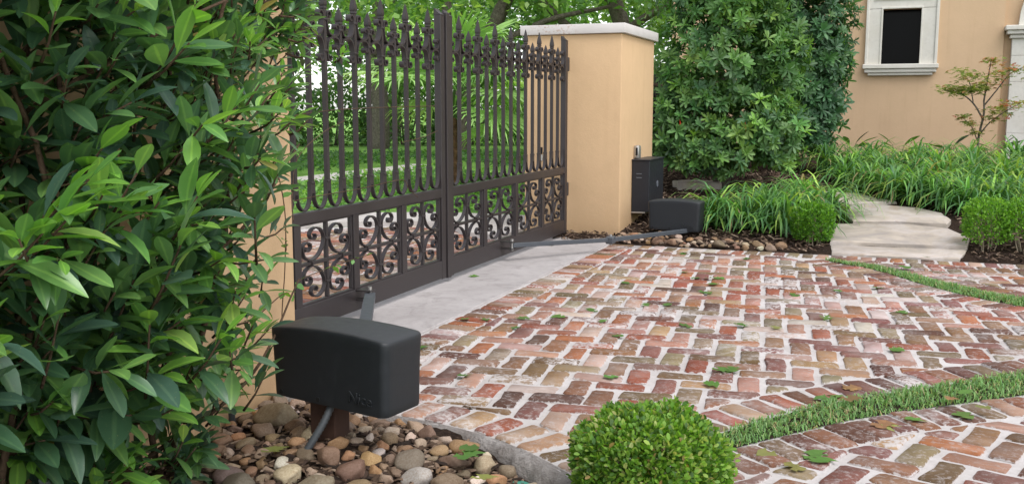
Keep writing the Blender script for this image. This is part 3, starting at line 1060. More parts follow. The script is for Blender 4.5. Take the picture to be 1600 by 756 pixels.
    for i in range(len(ext) - 1):
        a, b = ext[i], ext[i + 1]
        y0 = min(a, b)
        # which side carries the tall picket
        k_a_tall = ((i - 1) % 2 == 0) == tall_first
        tall_y = a if k_a_tall else b
        hi_at_w = abs(tall_y - y0) > 1e-6
        add("fleur_scroll", mu if hi_at_w else mu2, t, loc=(XC, y0, 0))
        add("fleur_scroll", ml if hi_at_w else ml2, t, loc=(XC, y0, 0))
        add("foot_scroll", fs, t, loc=(XC, y0, 0))
    return t

pk_l = [5.531 - 0.1485 * k for k in range(14)]
pk_r = [5.993 + 0.1571 * k for k in range(14)]
leaf_l = gate_leaf("left leaf of the dark iron gate, nearest the big leaved shrub", 3.345, 5.722, [3.375, 3.475 + 0.02, 4.035, 4.595, 5.155, 5.69], pk_l, 0.1485, True, -1, [(3.345, 3.405), (5.664, 5.722)])
leaf_r = gate_leaf("right leaf of the dark iron gate, hinged on the pale capped pier", 8.243, 5.735, [5.80, 6.40, 7.02, 7.63, 8.21], pk_r, 0.1571, True, 1, [(5.785, 5.845), (8.183, 8.243)])
# meeting strip on the right leaf
boxpart("meeting_strip", (XF - DEP - 0.002, XF + 0.012, 5.733, 5.7845, ZB0 - 0.008, 1.715), M['iron'], leaf_r, b=0.003)
for z in (1.50, 0.42):
    boxpart("hinge", (XF - 0.032, XF + 0.006, 8.2435, 8.285, z - 0.06, z + 0.06), M['iron'], leaf_r, b=0.006)
for z in (1.50, 0.42):
    boxpart("hinge", (XF - 0.032, XF + 0.006, 3.303, 3.344, z - 0.06, z + 0.06), M['iron'], leaf_l, b=0.006)

# ------------------------------------------------------------------ gate operators
def rounded_rect(L, D, r, n=5):
    pts = []
    for cx, cy, a0 in ((L / 2 - r, D / 2 - r, 0), (-L / 2 + r, D / 2 - r, 90), (-L / 2 + r, -D / 2 + r, 180), (L / 2 - r, -D / 2 + r, 270)):
        for k in range(n + 1):
            a = math.radians(a0 + 90 * k / n)
            pts.append((cx + r * math.cos(a), cy + r * math.sin(a)))
    # extra points along the long sides for the arched top
    out = []
    for i, p in enumerate(pts):
        q = pts[(i + 1) % len(pts)]
        out.append(p)
        d = math.dist(p, q)
        if d > 0.1:
            for k in range(1, 8): out.append((p[0] + (q[0] - p[0]) * k / 8, p[1] + (q[1] - p[1]) * k / 8))
    return out

def operator_cover(L, D, h, crown, tilt):
    base = rounded_rect(L, D, 0.027)
    n = len(base)
    lev = [(0.0, 0.955, -0.004), (0.0, 0.962, 0.0), (0.10, 0.966, 0), (0.35, 0.972, 0), (0.65, 0.982, 0), (0.88, 0.997, 0), (0.955, 1.0, 0), (0.985, 0.992, 0), (1.0, 0.968, 0), (1.008, 0.88, 0), (1.014, 0.6, 0), (1.018, 0.25, 0)]
    v, f = [], []
    for fr, sc, dz in lev:
        for x, y in base:
            s2 = sc if fr < 0.98 else None
            if s2 is None:
                k = L * (1 - sc) * 0.22 if sc > 0.9 else None
                if k is not None:
                    X = x * (1 - 2 * k / L); Y = y * (1 - 2 * k / D)
                else:
                    X, Y = x * sc * 0.98, y * sc * 0.98
            else:
                X, Y = x * sc, y * sc
            a = X / (L / 2)
            top = crown * (1 - a * a) * max(0, fr) ** 2
            bot = -tilt * (a * 0.5 + 0.5) * (1 - min(fr, 1)) + 0.012 * a * a * 0
            v.append((X, Y, fr * h + top + bot + dz))
    for i in range(len(lev) - 1):
        for k in range(n):
            f.append((i * n + k, i * n + (k + 1) % n, (i + 1) * n + (k + 1) % n, (i + 1) * n + k))
    f.append(tuple((len(lev) - 1) * n + k for k in range(n)))
    # open underside closed with a recessed plate
    o = len(v)
    for x, y in base: v.append((x * 0.93, y * 0.93, 0.012 - tilt * (x / L + 0.5)))
    f += [(k, o + k, o + (k + 1) % n, (k + 1) % n) for k in range(n)]
    f.append(tuple(o + k for k in range(n))[::-1])
    return v, f

def text_mesh(txt, size, mat):
    cu = bpy.data.curves.new("lettering", 'FONT')
    cu.body = txt
    cu.size = size
    cu.extrude = 0.0022
    cu.bevel_depth = 0.0004
    cu.resolution_u = 3
    ob = bpy.data.objects.new("lettering_tmp", cu)
    COL.objects.link(ob)
    dg = bpy.context.evaluated_depsgraph_get()
    me = bpy.data.meshes.new_from_object(ob.evaluated_get(dg))
    bpy.data.objects.remove(ob)
    me.name = "lettering"
    me.materials.clear()
    me.materials.append(mat)
    return me

def operator(label, fr_corner, zb, rot, L, D, h, tilt, post_xy, post_w, post_z0):
    """fr_corner: world XY of the lower front corner nearest the drive."""
    ca, sa = math.cos(-rot), math.sin(-rot)
    rm = lambda x, y: (ca * x - sa * y, sa * x + ca * y)
    ox, oy = rm(L / 2, -D / 2)
    cx, cy = fr_corner[0] - ox, fr_corner[1] - oy
    t = empty("gate_operator", (post_xy[0], post_xy[1], post_z0), label, "gate opener", "pair of gate openers")
    v, f = operator_cover(L, D, h, 0.016, tilt)
    cov = add("cover", mesh("cover", v, f, M['plastic'], angle=60), t, loc=(cx, cy, zb), rot=(0, 0, -rot))
    # lettering low on the front
    me = text_mesh("Nice", 0.050, M['plastic'])
    lp = Vector((L * 0.5 - 0.155, -D / 2 * 0.972 - 0.0006, 0.030 - tilt * 0.75))
    o = bpy.data.objects.new("lettering", me)
    COL.objects.link(o); o.parent = cov; o.location = lp; o.rotation_euler = (math.radians(90 - 0.6), 0.06 * (tilt > 0.01), 0)
    o["label"] = "raised word Nice on the cover"
    for hx in (-L * 0.40, -L * 0.075):
        v, f = tube([(0, -0.004, 0), (0, 0.012, 0)], 0.0075, 10)
        o = bpy.data.objects.new("screw_hole", mesh("screw_hole", v, f, M['hole']))
        COL.objects.link(o); o.parent = cov; o.location = (hx, -D / 2 * 0.966 + 0.0025, 0.012 - tilt * (hx / L + 0.5))
    boxpart("post", (post_xy[0] - post_w / 2, post_xy[0] + post_w / 2, post_xy[1] - post_w / 2, post_xy[1] + post_w / 2, post_z0 - 0.1, zb + 0.04), M['rust_post'], t, b=0.004)
    return t, cov

op_n, cov_n = operator("black plastic gate opener on a rusty post in the foreground stone bed", (-1.425, 2.615), 0.181, 0.163, 0.488, 0.205, 0.222, 0.014, (-1.715, 2.755), 0.095, -0.06)
op_f, cov_f = operator("black plastic gate opener below the black control box at the far pier", (-1.50, 8.30), 0.098, 0.02, 0.455, 0.22, 0.232, 0.012, (-1.76, 8.43), 0.11, 0.0)

def flat_arm(name, a, b, w, hgt, mat, parent):
    a, b = Vector(a), Vector(b)
    d = (b - a).normalized()
    s = d.cross(Vector((0, 0, 1))).normalized() * w / 2
    u = s.cross(d).normalized() * hgt / 2
    L = WLOC[parent.name]
    v = []
    for p in (a, b):
        v += [p - s - u, p + s - u, p + s + u, p - s + u]
    f = [(3, 2, 1, 0), (4, 5, 6, 7), (0, 1, 5, 4), (1, 2, 6, 5), (2, 3, 7, 6), (3, 0, 4, 7)]
    bm = bmesh.new()
    vv = [bm.verts.new(q - L) for q in v]
    for q in f: bm.faces.new([vv[i] for i in q])
    bmesh.ops.recalc_face_normals(bm, faces=bm.faces[:])
    bmesh.ops.bevel(bm, geom=list(bm.edges), offset=0.003, segments=1, affect='EDGES')
    me = bpy.data.meshes.new(name); bm.to_mesh(me); bm.free()
    me.materials.append(mat)
    return add(name, me, parent)

def pin(name, p, r, hgt, mat, parent):
    v, f = tube([(p[0], p[1], p[2] - hgt / 2), (p[0], p[1], p[2] + hgt / 2)], r, 10)
    return add(name, mesh(name, shift(v, WLOC[parent.name]), f, mat, angle=40), parent)

def arm(op, br, elbow, shaft, aw=0.034):
    boxpart("arm_bracket", (XF - 0.002, br[0] + 0.02, br[1] - 0.03, br[1] + 0.03, br[2] + 0.022, br[2] + 0.030), M['iron'], op, b=0.002)
    boxpart("arm_bracket", (XF - 0.002, br[0] + 0.02, br[1] - 0.03, br[1] + 0.03, br[2] - 0.030, br[2] - 0.022), M['iron'], op, b=0.002)
    pin("pivot_pin", (br[0], br[1], br[2] + 0.004), 0.011, 0.085, M['metal'], op)
    flat_arm("arm", br, elbow, aw, 0.032, M['arm'], op)
    boxpart("elbow", (elbow[0] - 0.032, elbow[0] + 0.032, elbow[1] - 0.045, elbow[1] + 0.045, elbow[2] - 0.030, elbow[2] + 0.028), M['arm'], op, b=0.008)
    pin("pivot_pin", (elbow[0], elbow[1], elbow[2]), 0.010, 0.085, M['metal'], op)
    flat_arm("arm", elbow, shaft, 0.034, 0.034, M['arm'], op)

arm(op_n, (-2.595, 4.60, 0.125), (-1.95, 3.36, 0.125), (-1.66, 2.80, 0.125), 0.058)
arm(op_f, (-2.585, 6.70, 0.125), (-2.045, 7.46, 0.098), (-1.60, 8.36, 0.088))

# ribbed conduit from the near opener into the stones, and the grey conduit standing by the shrub
cpts = catmull([(-1.66, 2.70, 0.19), (-1.675, 2.655, 0.12), (-1.70, 2.62, 0.06), (-1.728, 2.592, 0.0), (-1.745, 2.565, -0.06)], 6)
fine = []
for a, b in zip(cpts[:-1], cpts[1:]):
    fine += [a + (b - a) * k / 2 for k in range(2)]
v, f = tube([tuple(p) for p in fine], [0.0115 if i % 2 else 0.0135 for i in range(len(fine))], 8)
add("conduit", mesh("conduit", shift(v, WLOC[op_n.name]), f, M['conduit'], smooth=True), op_n)
v, f = tube([(-2.17, 2.83, -0.12), (-2.168, 2.828, 0.1), (-2.166, 2.826, 0.3), (-2.166, 2.824, 0.42)], 0.0125, 10)
add("conduit_pipe", mesh("conduit_pipe", shift(v, (-2.17, 2.83, -0.05)), f, M['conduit'], smooth=True), None, loc=(-2.17, 2.83, -0.05),
    label="grey plastic conduit pipe rising from the stones beside the big leaved shrub", cat="pipe")

# control box on the far pier, with the photo eye above it
cb = empty("control_box", (-2.11, 9.0, 0.19), "black painted steel control box mounted on the right gate pier", "control box")
boxpart("body", (-2.196, -2.035, 8.70, 9.28, 0.195, 0.655), M['box_paint'], cb, b=0.004)
boxpart("lid", (-2.199, -2.028, 8.692, 9.29, 0.6555, 0.668), M['box_paint'], cb, b=0.003)
boxpart("bottom_flange", (-2.197, -2.07, 8.695, 9.2, 0.182, 0.1945), M['metal'], cb, b=0.002)
for z in (0.535, 0.50):
    boxpart("faded_label", (-2.155, -2.105, 8.6975, 8.7005, z, z + 0.008), M['faded_print'], cb, b=0)
v, f = tube([(-2.036, 9.02, 0.43), (-2.030, 9.02, 0.43)], 0.032, 14)
add("lock_plate", mesh("lock_plate", shift(v, WLOC[cb.name]), f, M['faded_print']), cb)
pe = empty("photo_eye", (-2.17, 8.83, 0.67), "small weathered metal sensor hood above the black control box", "sensor")
boxpart("housing", (-2.198, -2.150, 8.76, 8.85, 0.672, 0.79), M['metal'], pe, b=0.012, seg=2)
boxpart("lens", (-2.180, -2.160, 8.7575, 8.761, 0.70, 0.77), M['hole'], pe, b=0.002)

# ------------------------------------------------------------------ house
YW = 15.0
hs = empty("house", (0.3, YW, 0.4), "tan stucco house wall with stone framed window and arched doorway trim", "house")
k = YW / 14.0
hx = lambda x: x * k
hz = lambda z: 1.12 + (z - 1.12) * k
wl, wr, wb, wt = hx(-0.214), hx(0.254), hz(1.695), hz(2.407)
# wall round the opening
for dm in ((-3.2, wl, YW, YW + 0.4, -0.2, 6.0), (wr, hx(1.225), YW, YW + 0.4, -0.2, 6.0), (wl, wr, YW, YW + 0.4, -0.2, wb), (wl, wr, YW, YW + 0.4, wt, 6.0), (hx(1.225), 9.0, YW + 0.06, YW + 0.4, -0.2, 6.0)):
    boxpart("wall", dm, M['stucco_house'], hs, b=0)
boxpart("wall_return", (-3.2, -2.8, YW + 0.4005, YW + 9, -0.2, 6.0), M['stucco_house'], hs, b=0)
win = boxpart("window", (wl, wr, YW + 0.22, YW + 0.25, wb, wt), M['glass'], hs, b=0)
ol, orr = hx(-0.411), hx(0.461)
TD = 0.05
def wpart(nm, dm, b=0.005): return boxpart(nm, dm, M['cast_stone'], win, b=b)
jz = hz(2.40)
wpart("surround", (ol, wl, YW - TD, YW + 0.06, wb, jz))
wpart("surround", (wr, orr, YW - TD, YW + 0.06, wb, jz))
wpart("surround", (ol, orr, YW - TD, YW + 0.06, jz + 0.004, jz + 0.36))
wpart("surround_rim", (ol - 0.003, ol + 0.035, YW - TD - 0.02, YW - TD + 0.002, wb, jz + 0.36))
wpart("surround_rim", (orr - 0.035, orr + 0.003, YW - TD - 0.02, YW - TD + 0.002, wb, jz + 0.36))
wpart("surround_rim", (wl - 0.022, wl + 0.004, YW - TD - 0.012, YW - TD + 0.002, wb, jz))
wpart("surround_rim", (wr - 0.004, wr + 0.022, YW - TD - 0.012, YW - TD + 0.002, wb, jz))
wpart("surround_rim", (wl - 0.022, wr + 0.022, YW - TD - 0.012, YW - TD + 0.002, jz - 0.002, jz + 0.026))
wpart("surround_rim", (ol + 0.09, orr - 0.09, YW - TD - 0.012, YW - TD + 0.002, jz + 0.115, jz + 0.135))
wpart("sill", (ol - 0.025, orr + 0.025, YW - TD - 0.07, YW + 0.2, hz(1.635), hz(1.694)), 0.008)
wpart("sill", (ol + 0.0, orr - 0.0, YW - TD - 0.045, YW + 0.02, hz(1.585), hz(1.634)), 0.008)
wpart("sill", (ol + 0.045, orr - 0.045, YW - TD - 0.02, YW + 0.02, hz(1.548), hz(1.584)), 0.008)
# pilaster of the arched doorway
px0 = hx(1.316)
for zz in range(6):
    z0 = 0.1 + zz * 0.345
    z1 = min(z0 + 0.342, hz(1.985))
    boxpart("pilaster_block", (px0, px0 + 0.36, YW - 0.06, YW + 0.2, z0, z1), M['cast_stone'], hs, b=0.004)
boxpart("capital", (px0 - 0.03, px0 + 0.40, YW - 0.10, YW + 0.2, hz(1.986), hz(2.035)), M['cast_stone'], hs, b=0.008)
boxpart("capital", (px0 - 0.07, px0 + 0.44, YW - 0.14, YW + 0.2, hz(2.036), hz(2.085)), M['cast_stone'], hs, b=0.008)
boxpart("capital", (px0 - 0.095, px0 + 0.47, YW - 0.17, YW + 0.2, hz(2.086), hz(2.145)), M['cast_stone'], hs, b=0.008)
# arch ring springing from the capital
acx, acz, R0, R1 = px0 + 1.25, hz(2.146), 0.92, 1.18
na = 10
for i in range(na):
    a0 = math.pi - math.pi * i / na - 0.004; a1 = math.pi - math.pi * (i + 1) / na + 0.004
    vv = []
    for yy in (YW - 0.05, YW + 0.2):
        for r, a in ((R0, a0), (R1, a0), (R1, (a0 + a1) / 2), (R1, a1), (R0, a1), (R0, (a0 + a1) / 2)):
            vv.append((acx + r * math.cos(a), yy, acz + r * math.sin(a)))
    ff = [(0, 1, 2, 3, 4, 5)[::-1], (6, 7, 8, 9, 10, 11)] + [(q, (q + 1) % 6, 6 + (q + 1) % 6, 6 + q) for q in range(6)]
    add("arch_stone", mesh("arch_stone", shift(vv, WLOC[hs.name]), ff, M['cast_stone']), hs)
boxpart("door", (px0 + 0.36, px0 + 2.1, YW + 0.03, YW + 0.05, 0.1, hz(1.985)), M['twig'], hs, b=0)

# ------------------------------------------------------------------ flagstones
path = empty("garden_path", (0.0, 8.0, 0.0), kind='structure')
FL = [
    ([(-0.41, 7.93), (0.50, 7.93), (0.56, 8.29), (0.1, 8.27), (-0.43, 8.235)], 0.030, 0.06),
    ([(-0.44, 8.275), (0.1, 8.312), (0.575, 8.335), (0.60, 8.66), (0.46, 8.97), (0.155, 9.10), (-0.1, 9.05), (-0.465, 8.98)], 0.098, 0.09),
    ([(-0.30, 9.08), (0.15, 9.155), (0.45, 9.09), (0.50, 9.30), (0.43, 9.58), (0.245, 9.80), (-0.06, 9.91), (-0.35, 9.86), (-0.39, 9.42)], 0.186, 0.09),
    ([(-0.37, 9.93), (-0.06, 9.985), (0.05, 10.10), (-0.13, 10.28), (-0.29, 10.48), (-0.75, 10.62), (-0.9, 10.2)], 0.255, 0.09)]
def slab_poly(poly, z, th, slope=0.0):
    P = []
    n = len(poly)
    for i in range(n):
        a, b = np.array(poly[i]), np.array(poly[(i + 1) % n])
        m = max(1, int(np.linalg.norm(b - a) / 0.09))
        for q in range(m):
            p = a + (b - a) * q / m
            P.append(p + RNG.uniform(-0.007, 0.007, 2))
    P = np.array(P); c = P.mean(0)
    m = len(P)
    zz = lambda p: z + slope * (p[1] - c[1]) + random.uniform(-0.0015, 0.0015)
    ins = [p + (c - p) / np.linalg.norm(c - p) * 0.012 for p in P]
    v = [(p[0], p[1], z - th) for p in P] + [(p[0], p[1], zz(p) - 0.008) for p in P] + [(p[0], p[1], zz(p)) for p in ins]
    f = []
    for i in range(m):
        j = (i + 1) % m
        f += [(i, j, m + j, m + i), (m + i, m + j, 2 * m + j, 2 * m + i)]
    f.append(tuple(2 * m + i for i in range(m)))
    return v, f, (float(c[0]), float(c[1]), z)
for poly, z, sl in FL:
    v, f, c = slab_poly(poly, z, 0.13, sl)
    add("flagstone", mesh("flagstone", shift(v, c), f, M['flag'], angle=40), path, loc=c)
v, f, c = slab_poly([(-2.25, 10.75), (-2.15, 10.52), (-1.70, 10.57), (-1.70, 10.95), (-1.85, 11.15), (-2.15, 11.2)], 0.335, 0.12, -0.04)
add("stepping_stone", mesh("stepping_stone", shift(v, c), f, M['flag'], angle=40), None, loc=c, label="flat greenish stone lying in the mulch behind the far gate opener", cat="stone")

# ------------------------------------------------------------------ loose stones
def rock_variant(seed):
    r = np.random.default_rng(seed)
    bm = bmesh.new()
    bmesh.ops.create_icosphere(bm, subdivisions=3, radius=1.0)
    sc = np.array([1.0, r.uniform(0.65, 0.95), r.uniform(0.5, 0.75)])
    planes = []
    for _ in range(r.integers(6, 12)):
        d = r.normal(size=3); d /= np.linalg.norm(d)
        planes.append((d, r.uniform(0.55, 0.84)))
    ph = r.uniform(0, 6, 6)
    for vtx in bm.verts:
        p = np.array(vtx.co)
        for d, h in planes:
            e = p @ d - h
            if e > 0: p = p - d * e * 0.88
        p *= 1 + 0.035 * math.sin(4 * p[0] + ph[0]) * math.sin(5 * p[1] + ph[1]) + 0.03 * math.sin(7 * p[2] + ph[2] + 3 * p[0])
        vtx.co = p * sc
    me = bpy.data.meshes.new("stone")
    bm.to_mesh(me); bm.free()
    me.polygons.foreach_set("use_smooth", [True] * len(me.polygons))
    me.materials.append(M['rock'])
    return me
ROCKS = [rock_variant(100 + i) for i in range(12)]
RC = [((0.302, 0.197, 0.125), 10), ((0.363, 0.221, 0.125), 8), ((0.267, 0.192, 0.137), 7), ((0.436, 0.263, 0.131), 4), ((0.508, 0.418, 0.329), 4), ((0.665, 0.586, 0.488), 3), ((0.217, 0.156, 0.114), 4), ((0.399, 0.311, 0.227), 6)]

def inside(poly, x, y):
    c = False
    for i in range(len(poly)):
        (x1, y1), (x2, y2) = poly[i - 1], poly[i]
        if (y1 > y) != (y2 > y) and x < (x2 - x1) * (y - y1) / (y2 - y1) + x1: c = not c
    return c

def scatter_stones(poly, zf, parent, tries, rmin, rmax, maxn, dens=None, fixed=()):
    placed = []
    def put(x, y, r, col=None):
        rr = ROCKS[random.randrange(len(ROCKS))]
        sx = r * random.uniform(0.9, 1.12); 
        o = add("stone", rr, parent, loc=(x, y, zf(x, y) + r * random.uniform(0.22, 0.45)), rot=(random.uniform(-0.35, 0.35), random.uniform(-0.35, 0.35), random.uniform(0, 6.28)),
                scale=(sx, r * random.uniform(0.85, 1.1), r * random.uniform(0.85, 1.1)), color=vary(col or random.choices([c for c, w in RC], [w for c, w in RC])[0], 0.15))
        placed.append((x, y, r))
    for q in fixed: put(*q)
    x0, x1 = min(p[0] for p in poly), max(p[0] for p in poly)
    y0, y1 = min(p[1] for p in poly), max(p[1] for p in poly)
    for i in range(tries):
        if len(placed) >= maxn: break
        x, y = random.uniform(x0, x1), random.uniform(y0, y1)
        if not inside(poly, x, y): continue
        if dens and random.random() > dens(x, y): continue
        r = rmin + (rmax - rmin) * random.random() ** 1.8 * (1 - 0.6 * i / tries)
        if all((x - a) ** 2 + (y - b) ** 2 > (0.86 * (r + c)) ** 2 for a, b, c in placed): put(x, y, r)
    return placed

SB = [(-2.18, 2.62), (-2.02, 2.40), (-1.86, 2.22), (-1.55, 2.30), (-1.30, 2.42), (-1.05, 2.66), (-0.99, 2.82), (-1.12, 2.86), (-1.28, 2.95), (-1.46, 3.01), (-1.62, 3.04), (-1.9, 3.08), (-2.17, 3.12)]
big_grey = (0.20, 0.165, 0.135)
scatter_stones(SB, near_bed_z, near_bed, 16000, 0.026, 0.062, 235, dens=lambda x, y: 1.0 if x < -1.12 else 0.5,
               fixed=((-2.04, 2.92, 0.085, (0.25, 0.18, 0.125)), (-1.88, 2.42, 0.062, big_grey), (-1.80, 2.36, 0.066, big_grey), (-1.70, 2.32, 0.075, big_grey),
                      (-1.56, 2.40, 0.085, (0.27, 0.24, 0.17)), (-1.52, 2.56, 0.055, (0.22, 0.15, 0.11)), (-1.63, 2.60, 0.05, (0.25, 0.16, 0.11)), (-1.40, 2.72, 0.055, (0.2, 0.155, 0.12)), (-1.28, 2.80, 0.052, (0.21, 0.15, 0.11)), (-1.33, 2.62, 0.055, (0.5, 0.45, 0.4))))
FB = [(-2.16, 7.98), (-2.16, 8.28), (-1.95, 8.34), (-1.55, 8.20), (-1.2, 8.24), (-0.78, 8.17), (-0.74, 7.95), (-1.2, 7.93)]
bedp = bpy.data.objects["planting_bed"]
scatter_stones(FB, terrain, bedp, 6000, 0.022, 0.055, 66)

# small chips, twigs and soil litter between the stones: one mass
def litter(name, poly, zf, n, parent, sz=(0.006, 0.02)):
    mb = MB()
    x0, x1 = min(p[0] for p in poly), max(p[0] for p in poly)
    y0, y1 = min(p[1] for p in poly), max(p[1] for p in poly)
    cs = [(0.10, 0.065, 0.045), (0.05, 0.032, 0.024), (0.17, 0.115, 0.08), (0.26, 0.19, 0.14), (0.028, 0.019, 0.015), (0.07, 0.045, 0.03)]
    c = 0
    while c < n:
        x, y = random.uniform(x0, x1), random.uniform(y0, y1)
        if not inside(poly, x, y): continue
        c += 1
        s = random.uniform(*sz); a = random.uniform(0, 6.28)
        l, w, h = s * random.uniform(0.7, 2.2), s * 0.5, s * 0.35
        z = zf(x, y) + 0.008
        tl = random.uniform(-0.5, 0.5)
        ca, sa = math.cos(a), math.sin(a)
        v = []
        for q, (px, py, pz) in enumerate(((-l, -w, 0), (l, -w * .7, 0), (l * .9, w, 0), (-l * .8, w * .8, 0), (-l * .8, -w * .6, h), (l * .7, -w * .5, h), (l * .7, w * .6, h), (-l * .6, w * .5, h))):
            v.append((x + ca * px - sa * py, y + sa * px + ca * py, z + pz + px * tl))
        mb.add((v, [(4, 5, 6, 7), (0, 1, 5, 4), (1, 2, 6, 5), (2, 3, 7, 6), (3, 0, 4, 7)]), random.choice(cs))
    b = NB(name + "_mat")
    b.bsdf(b.attr(), 0.9, None, 0.2)
    return add(name, mesh(name, mb.v, mb.f, b.m, cols=mb.c), parent, kind='stuff')
litter("bark_litter", [(-2.2, 1.6), (-1.2, 1.6), (-0.7, 2.4), (-0.98, 2.84), (-1.5, 3.02), (-2.18, 3.12)], near_bed_z, 3800, near_bed)
litter("bark_litter", [(-2.9, 8.0), (-0.46, 8.0), (-0.46, 9.2), (-0.6, 11.5), (-2.9, 12.5)], terrain, 5200, bedp, (0.008, 0.022))
litter("bark_litter", [(0.6, 8.0), (2.0, 8.0), (2.0, 11), (0.2, 11), (0.1, 10.2), (0.55, 9.5)], terrain, 2600, bedp, (0.008, 0.02))

# ------------------------------------------------------------------ vegetation helpers
def nrm(a): return a / (np.linalg.norm(a, axis=-1, keepdims=True) + 1e-9)

def palette(n, cols, k=0.18):
    """n colours picked from weighted (colour, weight) pairs with some spread."""
    w = np.array([x[1] for x in cols], float); w /= w.sum()
    idx = RNG.choice(len(cols), n, p=w)
    c = np.array([x[0] for x in cols])[idx]
    return c * (1 + RNG.uniform(-k, k, (n, 1))) * (1 + RNG.uniform(-k, k, (n, 3)) * 0.35)

def oblong_vf(rows, curl=0.14, fold=0.16):
    """Leaf from (t, half width) rows: blunt tipped."""
    v, f = [], []
    for t, w in rows: v += [(-w, t, -curl * t * t + fold * w * 2), (0, t, -curl * t * t), (w, t, -curl * t * t + fold * w * 2)]
    for i in range(len(rows) - 1):
        o = 3 * i
        f += [(o, o + 1, o + 4, o + 3), (o + 1, o + 2, o + 5, o + 4)]
    return v, f
LEAF5 = oblong_vf([(0.0, 0.014), (0.10, 0.03), (0.26, 0.10), (0.46, 0.155), (0.66, 0.160), (0.84, 0.108), (0.95, 0.05), (1.0, 0.008)], 0.16, 0.15)
LEAF5b = oblong_vf([(0.0, 0.014), (0.10, 0.03), (0.26, 0.10), (0.46, 0.15), (0.66, 0.152), (0.84, 0.10), (0.95, 0.04), (1.0, 0.006)], 0.38, 0.22)
LEAF5c = oblong_vf([(0.0, 0.014), (0.10, 0.035), (0.26, 0.125), (0.46, 0.19), (0.66, 0.20), (0.84, 0.14), (0.95, 0.06), (1.0, 0.01)], 0.03, 0.09)
LEAF3 = oblong_vf([(0.0, 0.015), (0.35, 0.105), (0.68, 0.155), (0.9, 0.105), (1.0, 0.015)])
LEAF2 = ([(0, 0, 0), (-0.27, 0.38, 0.07), (0, 0.45, 0), (0.27, 0.38, 0.07), (-0.22, 0.78, 0.03), (0, 1.0, -0.05), (0.22, 0.78, 0.03)], [(0, 2, 1, 0)[:3] + (1,)][:0] + [(0, 2, 4, 1), (0, 3, 6, 2), (2, 6, 5, 4)])
LEAFQ = ([(-0.30, 0.35, 0.04), (0, 0, 0), (0.30, 0.4, 0.04), (0, 1, -0.08)], [(0, 1, 2, 3)])

def rand_dirs(n):
    return nrm(RNG.normal(size=(n, 3)))

def stems(name, segs, mat, parent):
    mb = MB()
    L = WLOC[parent.name]
    for pts, rad in segs:
        mb.add(tube(pts, rad, 5))
    return add(name, mesh(name, shift(mb.v, L), mb.f, mat, smooth=True), parent)

# ------------------------------------------------------------------ big leaved shrub against the left pier
hedge = empty("broadleaf_shrub", (-1.95, 1.9, -0.05), "tall glossy shrub with large dark leaves at the left edge", "shrub")
HR = random.Random(21)
hp, hd, hs_, hr_, hc = [], [], [], [], []
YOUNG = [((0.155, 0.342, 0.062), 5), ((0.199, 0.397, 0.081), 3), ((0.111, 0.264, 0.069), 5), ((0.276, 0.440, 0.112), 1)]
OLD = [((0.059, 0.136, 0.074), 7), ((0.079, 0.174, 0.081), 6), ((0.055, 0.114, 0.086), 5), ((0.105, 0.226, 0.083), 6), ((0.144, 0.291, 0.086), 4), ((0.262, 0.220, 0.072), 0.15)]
def pickc(p, r=HR):
    c = r.choices([x[0] for x in p], [x[1] for x in p])[0]
    s = 1 + r.uniform(-0.2, 0.2)
    return tuple(x * s for x in c)
twigs = []
def front_x(y, z):
    return -1.56 - 0.17 * max(0, y - 1.9) + 0.10 * math.sin(3.1 * y + 1.7 * z) + 0.08 * math.sin(5.3 * z - 2.2 * y + 1.0) - 0.10 * max(0, 0.5 - z)
def shoot(p, d, n, L, young, spread):
    """A twig with leaves spiralling round its end."""
    p, d = Vector(p), Vector(d).normalized()
    tl = L * HR.uniform(0.9, 1.6)
    q = p - d * tl
    twigs.append(([q, p - d * tl * 0.5 + Vector((0, 0, -0.01)), p], [0.0042, 0.0032, 0.0022]))
    a = d.orthogonal().normalized(); b = d.cross(a)
    ph = HR.uniform(0, 6.28)
    for i in range(n):
        t = i / max(1, n - 1)
        an = ph + i * 2.4
        sp = spread * (1.15 - 0.75 * t)
        ld = (d * math.cos(sp) + (a * math.cos(an) + b * math.sin(an)) * math.sin(sp))
        ld = Vector((ld.x, ld.y, ld.z - 0.12 * (1 - t)))
        base = p - d * tl * (1 - t) * 0.75
        hp.append(base); hd.append(ld.normalized())
        sz = L * (1.0 - 0.38 * t * (1 if young else 0.5)) * HR.uniform(0.8, 1.15)
        hs_.append(sz)
        hr_.append(HR.uniform(-0.5, 0.5))
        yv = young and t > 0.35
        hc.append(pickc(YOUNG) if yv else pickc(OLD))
for i in range(2150):
    y = HR.uniform(0.75, 3.22); z = HR.uniform(0.02, 2.3)
    ymax = 2.31 + 0.34 * z + min(0.20, max(0.0, (z - 1.05) * 0.8))
    if y > ymax + HR.uniform(-0.10, 0.06): continue
    dep = HR.random() ** 0.75 * 0.50
    x = max(front_x(y, z) - dep, -2.14)
    if z < 0.35 and x > -1.80: x -= 0.12
    d = (0.75 + HR.uniform(-0.4, 0.3), -0.28 + HR.uniform(-0.5, 0.65), 0.5 + HR.uniform(-0.5, 0.6))
    outer = dep < 0.16
    L = HR.uniform(0.105, 0.18) * (1.0 if y < 2.0 else (0.82 if y < 2.4 else 0.62))
    shoot((x, y, z), d, HR.randint(6, 9), L, outer and HR.random() < 0.6, HR.uniform(0.7, 1.1))
